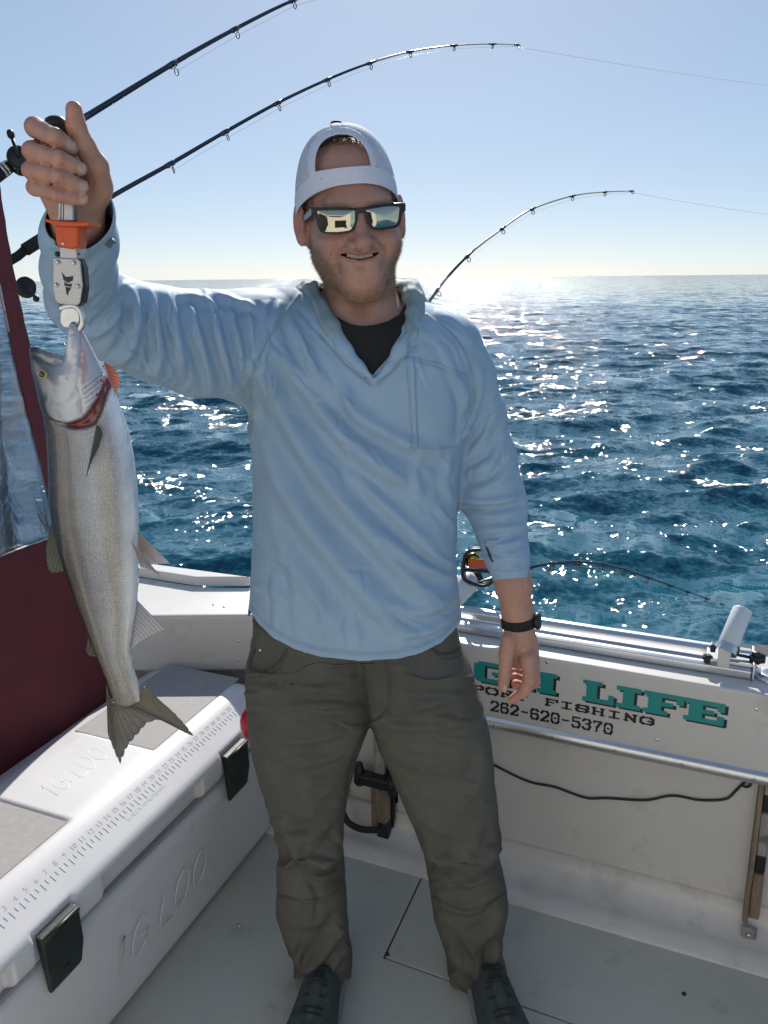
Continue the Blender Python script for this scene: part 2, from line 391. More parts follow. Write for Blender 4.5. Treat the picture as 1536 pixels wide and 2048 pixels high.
# ================================================================== water
WZ = -0.42
def build_sea():
    th = np.concatenate([np.linspace(-52, 52, 430), np.linspace(52, 308, 90)[1:-1]]); th = np.radians(th)
    rr = np.concatenate([1.2*np.exp(np.arange(780)*.005), 1.2*math.exp(780*.005)*np.exp(np.arange(560)*.0122)]); nr = len(rr)
    R, T = np.meshgrid(rr, th, indexing='ij')
    X = R*np.sin(T); Y = R*np.cos(T)+.4
    step = np.where(R < 59, R*.005, R*.0122)
    r = np.random.default_rng(11); Z = np.zeros_like(X); DX = np.zeros_like(X); DY = np.zeros_like(X)
    for k in range(150):
        lam = .14*(6/.14)**r.random()
        ang = math.radians(200)+r.normal()*(.42 if lam > 1.2 else .75)
        kx, ky = math.cos(ang-math.pi/2), math.sin(ang-math.pi/2)
        K = 2*math.pi/lam
        slope = .032*(1.0 if lam > .3 else .8)*(1 if lam < .8 else (.8/lam)**.75)
        a = slope/K*np.clip((lam/step-2.2)/2.5, 0, 1)
        ph = K*(kx*X+ky*Y)+r.uniform(0, 6.28)
        s, c = np.sin(ph), np.cos(ph)
        Z += a*s; DX -= .9*a*kx*(-c); DY -= .9*a*ky*(-c)
    V = np.stack([X+DX, Y+DY, WZ+Z], -1).reshape(-1, 3)
    nt_ = len(th); i, j = np.meshgrid(np.arange(nr-1), np.arange(nt_), indexing='ij'); j2 = (j+1) % nt_
    Fq = np.stack([i*nt_+j, i*nt_+j2, (i+1)*nt_+j2, (i+1)*nt_+j], -1).reshape(-1, 4)[:, ::-1]
    m, t, b = newmat('lake_water'); N = t.nodes.new; L = t.links.new
    b.inputs['Base Color'].default_value = (.010, .088, .132, 1); b.inputs['Roughness'].default_value = .045; b.inputs['IOR'].default_value = 1.333
    tc = N('ShaderNodeTexCoord'); geo = N('ShaderNodeNewGeometry'); acc = geo.outputs['Normal']
    for sc_, am, stx in ((.45, 1.15, (1, 1.5, 1)), (1.9, 1.45, (1, 1.4, 1)), (7.0, .75, (1, 1.3, 1)), (21., 1.0, (1, 1.2, 1))):      # ripple slopes, from the water's own noise
        mp = N('ShaderNodeMapping'); mp.inputs['Scale'].default_value = stx; mp.inputs['Rotation'].default_value = (0, 0, .25); mp.inputs['Location'].default_value = (sc_*7, sc_*3, 0); L(tc.outputs['Object'], mp.inputs[0])
        n = N('ShaderNodeTexNoise'); n.inputs['Scale'].default_value = sc_; n.inputs['Detail'].default_value = 2; L(mp.outputs[0], n.inputs['Vector'])
        sb = N('ShaderNodeVectorMath'); sb.operation = 'SUBTRACT'; sb.inputs[1].default_value = (.5, .5, .5); L(n.outputs['Color'], sb.inputs[0])
        ml = N('ShaderNodeVectorMath'); ml.operation = 'MULTIPLY'; ml.inputs[1].default_value = (am*1.05, am*.9, 0); L(sb.outputs[0], ml.inputs[0])
        ad_ = N('ShaderNodeVectorMath'); ad_.operation = 'ADD'; L(acc, ad_.inputs[0]); L(ml.outputs[0], ad_.inputs[1]); acc = ad_.outputs[0]
    prev = N('ShaderNodeVectorMath'); prev.operation = 'NORMALIZE'; L(acc, prev.inputs[0])
    L(prev.outputs[0], b.inputs['Normal'])
    o = mesh_obj('lake_water', V, Fq, m); o['kind'] = 'structure'; o['label'] = 'blue green lake water with small sunlit waves out to the horizon'
build_sea()

# ================================================================== boat frame: transom plane
TO = np.array([-.019, 1.962, 0]); TD = np.array([.92, -.39, 0]); TD /= np.linalg.norm(TD); TN = np.array([TD[1], -TD[0], 0])   # TN towards the camera
ZU = np.array([0, 0, 1.0])
def T(s, z, t=0.): return TO+TD*s+ZU*z+TN*t
def TP(u, v, t=0.):                              # photo pixel -> (s, z) on the transom
    p = hit(u, v, TO+TN*t, TN)-TO; return float(p@TD), float(p[2])
TAX = [TD, TN, ZU]
# ------------------------------------------------------------------ deck
deckbase = mesh_obj('deck', [(-2.2, -4, -.012), (2.6, -4, -.012), (2.6, 3.2, -.012), (-2.2, 3.2, -.012), (-2.2, -4, -.09), (2.6, -4, -.09), (2.6, 3.2, -.09), (-2.2, 3.2, -.09)],
                    [(0, 1, 2, 3), (7, 6, 5, 4), (0, 4, 5, 1), (1, 5, 6, 2), (2, 6, 7, 3), (3, 7, 4, 0)], M_gap, smooth=False)
tag(deckbase, 'pale grey gelcoat cockpit floor with a hatch seam', kind='structure')
A0, A1 = PZ(1010, 1770, 0), PZ(1536, 1903, 0); ad = (A1-A0)/np.linalg.norm(A1-A0); an = np.array([ad[1], -ad[0], 0])
H0, H1, H2 = PZ(768, 1915, 0), PZ(850, 1740, 0), PZ(1010, 2000, 0)
he = (H1-H0)/np.linalg.norm(H1-H0); hr = (H2-H0)/np.linalg.norm(H2-H0)
def isect(p, d, q, e):
    A = np.array([[d[0], -e[0]], [d[1], -e[1]]]); x = np.linalg.solve(A, (q-p)[:2]); return p+d*x[0]
g = .0022
def panel(name, poly):
    mb = MB(); mb.prism([np.array([p[0], p[1], 0]) for p in poly], (0, 0, -.011)); o = mb.obj(name, M_deck, deckbase); bevel(o, .0012, 2, 60); return o
hc = H0+he*g+hr*g; ht = isect(H0+hr*g, he, A0+an*g, ad); hrr = A0+an*g+ad*1.8; hbr = H0+he*g+hr*1.9
panel('hatch_panel', [hc, hbr, hrr, ht])
oc = H0-he*g-hr*g; ot = isect(H0-hr*g, he, A0+an*g, ad)
panel('deck_panel', [oc, ot, A0+an*g-ad*2.1, (-2.2, 2.0, 0), (-2.2, -4, 0), (2.6, -4, 0), H0-he*g+hr*2.4])
# cove between deck and transom
def sweep(name, prof, s0, s1, mat, parent, n=1, smooth=True, close=False):   # prof: (t, z) list swept along the transom
    ss = np.linspace(s0, s1, n+1); vs = [T(s, z, t) for s in ss for t, z in prof]; m = len(prof)
    mm = m if close else m-1
    f = [(i*m+j, (i+1)*m+j, (i+1)*m+(j+1) % m, i*m+(j+1) % m) for i in range(n) for j in range(mm)]
    if close: f += [tuple(range(m)), tuple(range((n+1)*m-1, n*m-1, -1))]
    return mesh_obj(name, np.array(vs), f, mat, parent, smooth=smooth)
dA = float((A0-TO)@TN)
# ------------------------------------------------------------------ transom wall
tw = thing('transom_wall', 'white transom wall across the stern with teal and black lettering', 'wall', T(.4, 0))
ZT = .655
def slab(name, s0, s1, z0, z1, t0, t1, mat, parent, bw=.004):
    mb = MB(); mb.box(T((s0+s1)/2, (z0+z1)/2, (t0+t1)/2), ((s1-s0)/2, (t1-t0)/2, (z1-z0)/2), TAX); o = mb.obj(name, mat, parent)
    if bw: bevel(o, bw, 3)
    return o
slab('upper_panel', -.25, 2.1, .452, ZT-.0, -.17, .012, M_white, tw, .006)
slab('lower_panel', .045, 1.02, -.05, .45, -.15, -.02, M_white, tw, .004)
slab('side_panel', 1.023, 2.1, -.05, .45, -.15, -.022, M_white, tw, .004)
slab('side_panel', -.25, -.012, -.05, .45, -.15, -.022, M_white, tw, .004)
slab('back_panel', -.012, .960, -.30, .45, -.19, -.155, M_gap, tw, 0)
slab('hull_side', -.25, 2.1, -1.2, ZT-.03, -.26, -.195, M_white, tw, 0)
rc = .075
sweep('cove', [(-.0206, rc+.03), (-.0203, rc+.01)]+[(-.0203+rc*(1-math.cos(q)), rc+.01-rc*math.sin(q)) for q in np.linspace(0, math.pi/2, 9)]+[(max(dA+.06, .06), .0095), (max(dA+.06, .06), -.004)], -.9, 2.1, M_white, tw, 1)
# trim strip
z0 = (TP(985, 1447, .014)[1]+TP(1510, 1555, .014)[1])/2
trim = sweep('trim_strip', [(.0125, z0-.017)]+[(.0125+.011*math.sin(q), z0-.015*math.cos(q)) for q in np.linspace(.15, math.pi-.15, 9)]+[(.0125, z0+.017)], -.2, 2.1, M_alu, tw, 1)
for u, v in ((989, 1445), (1107, 1469), (1106, 1466), (1231, 1495), (1365, 1523), (1509, 1555)):
    s, z = TP(u, v, .024); mb = MB(); mb.lathe(T(s, z0, .0225), TN, [(0, .0048), (.001, .0048), (.0022, .003)], 12); mb.obj('screw', M_steel, trim)
    MBx = MB().box(T(s, z0, .0249), (.0028, .0004, .0005), TAX); MBx.obj('screw_slot', M_gap, trim)
# rail track
se = TP(1500, 1372, -.05)[0]
track = sweep('rail_track', [(-.050, ZT+.0006), (-.050, ZT+.020), (-.060, ZT+.024), (-.072, ZT+.024), (-.076, ZT+.012), (-.112, ZT+.012), (-.117, ZT+.030), (-.128, ZT+.038), (-.146, ZT+.036), (-.150, ZT+.0006)], -.25, se, M_alu, tw, 1, smooth=False, close=True)
bevel(track, .0025, 2)
slab('end_plate', se+.001, se+.006, ZT+.001, ZT+.040, -.155, -.046, M_alu, track, .001)
for u, v, sc_ in ((1412, 1341, .010),):
    s = TP(u, v, -.06)[0]; mb = MB()
    mb.lathe(T(s, ZT+.024, -.066), ZU, [(0, sc_*.8), (.006, sc_), (.012, sc_*1.05), (.016, sc_*.7)], 10)
    for k in range(5):
        q = k*1.2566; mb.lathe(T(s+sc_*.9*math.cos(q), ZT+.029, -.066+sc_*.9*math.sin(q)), ZU, [(0, sc_*.35), (.008, sc_*.3)], 8)
    mb.obj('knob', M_black, track)
# stains and small screws on the wall
for u, v in ((1094, 1325), (1513, 1419), (1315, 1480)):
    s, z = TP(u, v, .013); mb = MB(); mb.lathe(T(s, z, .0115), TN, [(0, .0045), (.0015, .004), (.0022, .002)], 10); mb.obj('screw', M_steel, tw)
# ------------------------------------------------------------------ lettering on the transom
def rects(ch):                                   # slab letters as boxes in a unit cell (x0,y0,x1,y1), y up
    a = .34; s_ = .2
    return {'L': [(.12, 0, .12+a, 1), (0, .82, .62, 1), (0, 0, 1, .2), (.82, 0, 1, .45)],
            'I': [(.27, 0, .73, 1), (0, .8, 1, 1), (0, 0, 1, .2)],
            'F': [(.12, 0, .12+a, 1), (0, 0, .62, .2), (0, .8, 1, 1), (.82, .58, 1, 1), (.12, .42, .75, .6)],
            'E': [(.12, 0, .12+a, 1), (0, 0, 1, .2), (0, .8, 1, 1), (.82, .6, 1, 1), (.82, 0, 1, .4), (.12, .42, .75, .6)],
            'H': [(.08, 0, .38, 1), (.62, 0, .92, 1), (0, .8, .46, 1), (.54, .8, 1, 1), (0, 0, .46, .2), (.54, 0, 1, .2), (.2, .4, .8, .6)],
            'G': [(0, .12, .3, .88), (.12, .8, .92, 1), (.12, 0, .92, .2), (.74, 0, 1, .5), (.5, .4, 1, .56), (.78, .62, .97, .95)]}[ch]
def union_rects(rs):                             # outline-free union on a fine cell grid -> list of disjoint boxes
    xs = sorted({x for r in rs for x in (r[0], r[2])}); ys = sorted({y for r in rs for y in (r[1], r[3])}); out = []
    for i in range(len(ys)-1):
        run = None
        for j in range(len(xs)-1):
            cx, cy = (xs[j]+xs[j+1])/2, (ys[i]+ys[i+1])/2
            on = any(r[0] < cx < r[2] and r[1] < cy < r[3] for r in rs)
            if on and run is None: run = xs[j]
            if not on and run is not None: out.append((run, ys[i], xs[j], ys[i+1])); run = None
        if run is not None: out.append((run, ys[i], xs[-1], ys[i+1]))
    return out
def letter(rs, s0, z0, wd, ht, sh, t, mat, name, parent, zs=0.):
    mb = MB()
    for x0, y0, x1, y1 in union_rects(rs):
        q = [T(s0+x*wd+sh*y, z0+y*ht+zs*x, t) for x, y in ((x0, y0), (x1, y0), (x1, y1), (x0, y1))]
        mb.prism(q, TN*.0004)
    return mb.obj(name, mat, parent)
# measured: baseline/top of the big word at two stations
sL, zL0 = TP(1168, 1408, .0125); _, zL1 = TP(1168, 1371, .0125)
sE, zE0 = TP(1446, 1447, .0125); _, zE1 = TP(1446, 1423, .0125)
sEl, zEb = TP(1367, 1440, .0125); sEr, zEt = TP(1452, 1422, .0125)
cuts = [('H', 560, 620), ('I', 690, 760), ('G', 948, 1010), ('H', 1055, 1112), ('L', 1166, 1232), ('I', 1234, 1282), ('F', 1286, 1370), ('E', 1368, 1452)]
zb = (TP(1190, 1398, .0125)[1]+TP(1400, 1445, .0125)[1])/2-.004; zt = zb+.056
sG = TP(948, 1345, .0125)[0]; sEnd = TP(1452, 1440, .0125)[0]
def S_at(u): return TP(u, 1345+(u-948)*.19, .0125)[0]
pos = [('H', S_at(948)-.36, .105), ('I', S_at(948)-.245, .075), ('G', S_at(948), None), ('H', None, None)]
big = []
sg0 = S_at(948); wG = S_at(1020)-sg0
sh0 = S_at(1030); wH = S_at(1113)-sh0
big = [('H', sg0-.075-.10-.02-.09, .105), ('I', sg0-.095, .075), ('G', sg0, wG), ('H', sh0, wH), ('L', S_at(1165), S_at(1228)-S_at(1165)), ('I', S_at(1232), S_at(1281)-S_at(1232)), ('F', S_at(1286), S_at(1366)-S_at(1286)), ('E', S_at(1367), S_at(1448)-S_at(1367))]
for ch, s0, wd in big:
    sd = letter(rects(ch), s0+.007, zb-.0045, wd, zt-zb, .0, .0122, M_ink, 'letter_shadow', tw)
    letter(rects(ch), s0, zb, wd, zt-zb, .0, .0128, M_teal, 'letter', tw)
STK = {'0': [[(0, .2), (.2, 0), (.8, 0), (1, .2), (1, .8), (.8, 1), (.2, 1), (0, .8), (0, .2)], [(.42, .5), (.58, .5)]], '1': [[(.2, .8), (.5, 1), (.5, 0)], [(.15, 0), (.85, 0)]],
       '2': [[(0, .8), (.2, 1), (.8, 1), (1, .8), (1, .65), (0, .0), (1, 0)], [(1, 0), (1, .15)]], '3': [[(0, .85), (.2, 1), (.8, 1), (1, .8), (.8, .55), (.4, .55)], [(.8, .55), (1, .3), (.8, 0), (.2, 0), (0, .15)]],
       '5': [[(1, 1), (.05, 1), (.05, .58), (.8, .6), (1, .4), (1, .2), (.8, 0), (.2, 0), (0, .15)]], '6': [[(.95, .88), (.8, 1), (.2, 1), (0, .8), (0, .2), (.2, 0), (.8, 0), (1, .2), (1, .4), (.8, .56), (.05, .52)]],
       '7': [[(0, .85), (0, 1), (1, 1), (.45, .4), (.4, 0)]], '-': [[(.1, .5), (.9, .5)]],
       'S': [[(1, .7), (.95, .9), (.8, 1), (.2, 1), (0, .8), (.15, .55), (.85, .45), (1, .2), (.8, 0), (.2, 0), (.05, .1), (0, .3)]], 'P': [[(.15, 0), (.15, 1)], [(0, 1), (.8, 1), (1, .85), (1, .6), (.8, .45), (.15, .45)], [(0, 0), (.4, 0)]],
       'O': [[(0, .25), (.2, 0), (.8, 0), (1, .25), (1, .75), (.8, 1), (.2, 1), (0, .75), (0, .25)]], 'R': [[(.15, 0), (.15, 1)], [(0, 1), (.8, 1), (1, .85), (1, .65), (.8, .5), (.15, .5)], [(.55, .5), (.95, 0)], [(0, 0), (.35, 0)], [(.8, 0), (1, 0)]],
       'T': [[(.5, 0), (.5, 1)], [(0, .75), (0, 1), (1, 1), (1, .75)], [(.3, 0), (.7, 0)]], 'F': [[(.15, 0), (.15, 1)], [(0, 1), (1, 1), (1, .75)], [(.15, .52), (.7, .52)], [(0, 0), (.4, 0)]], 'I': [[(.5, 0), (.5, 1)], [(.1, 1), (.9, 1)], [(.1, 0), (.9, 0)]],
       'H': [[(.15, 0), (.15, 1)], [(.85, 0), (.85, 1)], [(.15, .5), (.85, .5)], [(0, 1), (.3, 1)], [(.7, 1), (1, 1)], [(0, 0), (.3, 0)], [(.7, 0), (1, 0)]], 'N': [[(.15, 0), (.15, 1), (.85, 0), (.85, 1)], [(0, 0), (.3, 0)], [(.7, 1), (1, 1)]],
       'G': [[(1, .8), (.8, 1), (.2, 1), (0, .8), (0, .2), (.2, 0), (.8, 0), (1, .2), (1, .48), (.6, .48)]]}
def stroke_char(ch, fr, wd, ht, th, thv=None):   # fr(x, y) -> 3-D point with its normal; flat ribbons with round joints
    mb = MB(); thv = thv or th
    for pl in STK[ch]:
        for (ax, ay), (bx, by) in zip(pl[:-1], pl[1:]):
            a = np.array([ax*wd, ay*ht]); b_ = np.array([bx*wd, by*ht]); d = b_-a; L_ = np.hypot(*d)
            if L_ < 1e-9: continue
            d /= L_; n = np.array([-d[1], d[0]]); w_ = th*abs(d[0])+thv*abs(d[1])
            e = d*w_*.42
            mb.add(*fr([a-e-n*w_/2, b_+e-n*w_/2, b_+e+n*w_/2, a-e+n*w_/2]))
    return mb
lay = [0]
def twf(s0, z0, t):
    def f(q):
        lay[0] += 1; tt = t+lay[0] % 4*.00012
        p = [T(s0+x, z0+y, tt) for x, y in q]; return p, [(0, 1, 2, 3)] if np.dot(np.cross(p[1]-p[0], p[2]-p[0]), TN) > 0 else [(3, 2, 1, 0)]
    return f
# SPORT FISHING: letter centres follow the photo
zs1 = TP(1130, 1401, .0125)[1]; hs = .021
ws = (S_at(1318)-S_at(1093))/7
x0 = S_at(1093); seq = 'SPORT FISHING'
for i, ch in enumerate(seq):
    if ch == ' ': continue
    s0 = x0+(i-6)*ws; mb = stroke_char(ch, twf(s0, zb-.022-hs*.45, .0126), ws*.74, hs*.8, .0040, .0065); mb.obj('letter', M_ink, tw)
zp = zb-.022-hs-.026
x0, x1 = S_at(985), S_at(1236); wd = (x1-x0)/12
for i, ch in enumerate('262-620-5370'):
    mb = stroke_char(ch, twf(x0+i*wd, zp-.008, .0126), wd*.66, .0265, .0046); mb.obj('digit', M_ink, tw)
# ------------------------------------------------------------------ tracks (door posts) at both ends of the transom panel
def post(label, s0, s1):
    p = thing('door_track', label, 'door track', T((s0+s1)/2, 0, 0)); return p
p1 = post('weathered wood and metal door track at right end of white stern wall', .91, .955)
sb_, zb__ = TP(1486, 1868, 0); st_, zt__ = TP(1523, 1575, 0); lean = (st_-sb_)/(zt__-zb__)
LAX = TD*lean+ZU; LAX /= np.linalg.norm(LAX); LAXS = [np.cross(TN, LAX)*-1, TN, LAX]
def TL_(ds, z, t): return T(sb_+lean*(z-zb__)+ds, z, t)
mb = MB(); mb.box(TL_(0, .245, -.011), (.0055, .020, .205), LAXS); bevel(mb.obj('wood_strip', M_wood, p1), .002, 2)
segs = [(.40, .445, M_lowood), (.352, .398, M_black), (.235, .35, M_lowood), (.185, .233, M_black), (.055, .183, M_wood)]
for a, b_, m_ in segs:
    mb = MB(); mb.box(TL_(.018, (a+b_)/2, -.012+(0 if m_ is not M_black else -.006)), (.0115, .018, (b_-a)/2-.0006), LAXS); bevel(mb.obj('metal_strip' if m_ is M_lowood else 'wood_strip' if m_ is M_wood else 'rubber_block', m_, p1), .003, 2)
br = MB().box(TL_(.010, .026, .022), (.017, .006, .018), LAXS).obj('bracket', M_lowood, p1); bevel(br, .003, 2)
MB().lathe(TL_(.010, .026, .0282), TN, [(0, .006), (.003, .006), (.005, .003)], 12).obj('bolt', M_steel, br, smooth=True)
p0 = post('metal door track with black clamp behind the man\'s legs', 0, .04)
mb = MB(); mb.box(T(.004, .30, .004), (.015, .013, .148), TAX); bevel(mb.obj('metal_strip', M_lowood, p0), .005, 3)
mb = MB(); mb.box(T(.031, .245, -.008), (.010, .008, .21), TAX); mb.obj('rubber_block', M_black, p0)
mb = MB(); mb.box(T(.008, .125, .012), (.026, .016, .085), TAX); bevel(mb.obj('wood_block', M_wood, p0), .008, 3)
mb = MB(); mb.box(T(.018, .035, .012), (.018, .016, .034), TAX); bevel(mb.obj('foot_block', M_black, p0), .004, 2)
mb = MB(); mb.box(T(.006, .20, .028), (.055, .018, .016), TAX); clp = bevel(mb.obj('clamp', M_black, p0), .005, 2)
MB().lathe(T(-.05, .185, .028), ZU, [(-.012, .010), (0, .018), (.035, .014), (.06, .008)], 12).obj('clamp_knob', M_black, clp, smooth=True)
MB().lathe(T(.05, .20, .03), ZU, [(-.03, .012), (0, .02), (.022, .016)], 12).obj('clamp_knob', M_black, clp, smooth=True)
hs_ = thing('black_hose', 'black hose curving along the floor behind the man\'s left leg', 'hose', PZ(700, 1660, .01))
def hosep(u, v):
    s, z = TP(u, v, .055); return T(s, max(z, .016), .055)
pth = smooth_path([hosep(u, v) for u, v in ((620, 1560), (664, 1580), (684, 1622), (697, 1645), (722, 1658), (752, 1660))], 8)
MB().tube(pth, .0095, 10).obj('hose', M_rubber, hs_, smooth=True)
# ------------------------------------------------------------------ cord on the wall
cd = thing('wire_cord', 'thin dark green cord sagging along the white stern wall', 'cord', T(.6, .36, 0))
cp = [(930, 1500), (990, 1533), (1055, 1564), (1110, 1576), (1170, 1597), (1215, 1598), (1290, 1602), (1345, 1593), (1400, 1602), (1450, 1600), (1470, 1585), (1493, 1562)]
pts = []
for u, v in cp: s, z = TP(u, v, -.012); pts.append(T(s, z, -.0155))
s, z = TP(1499, 1562, -.012); pts += [T(s, z, -.012), T(s+.003, z-.008, -.010), T(s-.004, z-.016, -.010), T(s-.014, z-.016, -.012)]
MB().tube(smooth_path(pts, 8), .0031, 8).obj('cord', pbr('cord_green', (.012, .022, .018), .6), cd, smooth=True)
# ------------------------------------------------------------------ rod holder on the track
rh = thing('rod_holder', 'white tube rod holder standing on the rail at the right', 'rod holder', T(se-.06, ZT+.02, -.08))
sH = TP(1444, 1340, -.09)[0]
mb = MB(); mb.box(T(sH, ZT+.036, -.060), (.0140, .008, .037), TAX); bevel(mb.obj('post', M_white, rh), .002, 2)
mb = MB(); mb.box(T(sH+.015, ZT+.0295, -.09), (.052, .030, .004), TAX); bevel(mb.obj('base_plate', M_alu, rh), .002, 2)
h0 = PY(1448, 1304, 1.78); h0 = T(sH+.006, ZT+.066, -.078); ax = np.array([.34, .34, .50]); ax /= np.linalg.norm(ax)
mb = MB(); R_ = .0225
prof = [(-.012, R_-.003), (-.012, R_), (.092, R_), (.095, R_-.001), (.0955, R_-.004)]
mb._lathe(h0, ax, prof, 32); bevel(mb.obj('tube', M_holder, rh, smooth=False), .001, 2)
rh.children[-1].data.polygons.foreach_set('use_smooth', [len(p.vertices) == 4 for p in rh.children[-1].data.polygons])
MB()._lathe(h0-ax*.0125, ax, [(0, R_-.0045), (.002, R_-.0045)], 28).obj('tube_mouth', M_black, rh)
MB()._lathe(h0-ax*.020, ax, [(0, R_+.004), (.016, R_+.004)], 28).obj('collar', M_alu, rh)
for dx_ in (-.030, .030): bevel(MB().box(T(sH+dx_*.85, ZT+.058, -.072), (.006, .011, .010), TAX).obj('clamp_lug', M_black, rh), .003, 2)
kb = MB(); kb.tube([T(sH+.016, ZT+.043, -.085), T(sH+.062, ZT+.040, -.085)], .004, 8)
for k in range(5):
    q = k*1.2566; kb.lathe(T(sH+.064, ZT+.042+.010*math.sin(q), -.085+.010*math.cos(q)), TD, [(-.006, .006), (.010, .0065), (.014, .004)], 8)
kb.lathe(T(sH+.058, ZT+.042, -.085), TD, [(-.004, .008), (.02, .013), (.03, .010)], 12)
kb.obj('knob', M_black, rh, smooth=True)
# stainless hawse cleat at the far right of the rail
cl = thing('deck_cleat', 'shiny oval fitting on the white stern corner at the right edge', 'deck fitting', T(se+.07, ZT, -.07))
mb = MB(); c = T(se+.075, ZT+.0008, -.085)
vs = []; 
for r_, z_ in ((.062, 0), (.060, .006), (.052, .010), (.030, .011), (.026, .006)):
    for k in range(36):
        q = 2*math.pi*k/36; vs.append(c+TD*r_*1.15*math.cos(q)+TN*r_*.72*math.sin(q)+ZU*z_)
mb.add(vs, [(i*36+k, i*36+(k+1) % 36, (i+1)*36+(k+1) % 36, (i+1)*36+k) for i in range(4) for k in range(36)])
mb.obj('flange', M_steel, cl, smooth=True)
MB().add([c+TD*.03*math.cos(q)*1.15+TN*.03*.72*math.sin(q)+ZU*.005 for q in np.linspace(0, 2*math.pi, 24, endpoint=False)], [tuple(range(24))]).obj('opening', M_black, cl)
# ------------------------------------------------------------------ corner coaming at the left
cm = thing('corner_gunwale', 'white corner gunwale with sunlit top behind the cooler', 'gunwale', (-.6, 2.2, 0))
zc = .615; yc = 2.143
def poly_slab(name, poly, z0, z1, mat, parent, bw=.008):
    mb = MB(); mb.prism([np.array([x, y, z1]) for x, y in poly], (0, 0, z0-z1)); o = mb.obj(name, mat, parent)
    if bw: bevel(o, bw, 3)
    return o
poly_slab('gunwale_top', [(-1.5, yc), (-.17, yc), (-.17, 2.362), (-.56, 2.362), (-.83, 2.475), (-1.5, 2.75)], .435, zc, M_white, cm, .010)
poly_slab('gunwale_cap', [(-.60, 2.372), (-.83, 2.468), (-1.5, 2.74), (-1.5, 2.80), (-.81, 2.515), (-.42, 2.368)], zc+.0005, zc+.032, M_white, cm, .005)
poly_slab('inner_wall', [(-1.5, yc+.10), (-.17, yc+.10), (-.17, yc+.15), (-1.5, yc+.15)], -.02, .434, M_white, cm, 0)
poly_slab('hull_side', [(-1.5, 2.72), (-.85, 2.46), (-.56, 2.35), (-.10, 2.35), (-.10, 2.30), (-1.5, 2.30)], -1.2, .434, M_white, cm, 0)
for u, v in ((428, 1209), (449, 1214)):
    p = PZ(u, v, zc); MB().lathe(p, ZU, [(-.001, .006), (.002, .005), (.003, .002)], 10).obj('screw', M_steel, cm)
for u, v in ((478, 1283), (478, 1320), (465, 1343)):
    p = PY(u, v, yc); MB().lathe(p+np.array([0, .001, 0]), (0, -1, 0), [(0, .0045), (.0015, .004), (.0022, .002)], 10).obj('screw', M_steel, cm)
# side wall and added white cabin end that bounces sunlight (behind and beside the photographer)
sw = thing('side_gunwale', 'white side wall of the cockpit beside the photographer', 'gunwale', T(1.5, 0, 1.5))
mb = MB(); mb.box(T(1.62, .32, 1.6), (.08, 1.75, .335), TAX); bevel(mb.obj('side_wall', M_white, sw), .01, 3)
sw2 = thing('side_gunwale', 'white side wall of the cockpit behind the cooler', 'gunwale', T(-1.15, 0, 1.5))
mb = MB(); mb.box(T(-1.05, .30, 1.75), (.10, 1.6, .30), TAX); bevel(mb.obj('side_wall', M_white, sw2), .01, 3)
cb_ = thing('bounce_bulkhead', 'unseen white bulkhead with closed door, added behind the photographer to bounce sunlight', 'bounce wall', T(.3, 0, 2.6))  # unseen, placed close and white to bounce sun onto the shaded side
M_cab = pbr('bounce_white', (.70, .68, .64), .4, var=.03, scale=3)
for s0, s1, z0_, z1_ in ((-1.5, .20, 0, 2.15), (.86, 2.2, 0, 2.15), (.20, .86, 1.90, 2.15)):
    slab('wall_panel', s0, s1, z0_, z1_, 2.60, 2.66, M_cab, cb_, .006)
slab('bounce_door', .206, .854, .02, 1.894, 2.612, 2.65, M_cab, cb_, .006)  # door added shut and white for more bounced sunlight
slab('door_window', .33, .73, 1.15, 1.70, 2.606, 2.6115, M_black, cb_, .004)
slab('side_window', 1.15, 1.85, 1.20, 1.75, 2.592, 2.5995, M_black, cb_, .004)
slab('cabin_roof', -1.6, 2.3, 2.151, 2.20, 2.45, 4.8, M_cab, cb_, .01)
# ------------------------------------------------------------------ deck hardware
for (u, v, lab) in ((478, 1851, 'small round screw in the deck beside the cooler'), (1290, 1849, 'dark plug on the deck seam under the stern wall'), (775, 1909, 'dark finger latch at the corner of the deck hatch'), (1368, 1988, 'tiny dark scuff, built as a disc, near the right edge of the deck hatch')):  # the last one stands for a small scuff on the hatch
    p = PZ(u, v, 0); o = MB().lathe(p, ZU, [(-.0005, .0055), (.002, .0050), (.0026, .0025)], 12).obj('deck_plug', M_steel if 'screw' in lab else M_gap, None, smooth=True); tag(o, lab, 'deck fitting')
# ------------------------------------------------------------------ red float
rf = thing('red_float', 'red float hanging by a cord between the cooler and the man', 'float', PY(505, 1440, 1.72))
fc = PY(506, 1441, 1.72)
MB().lathe(fc+np.array([0, 0, -.050]), ZU, [(0, .006), (.004, .014), (.014, .024), (.032, .0315), (.055, .0315), (.072, .025), (.084, .015), (.090, .006)], 24).obj('float_body', M_red, rf, smooth=True)
MB().tube([fc+np.array([0, 0, .038]), fc+np.array([.02, -.03, .09]), fc+np.array([.035, -.08, .15])], .0016, 6).obj('cord', M_rubber, rf, smooth=True)
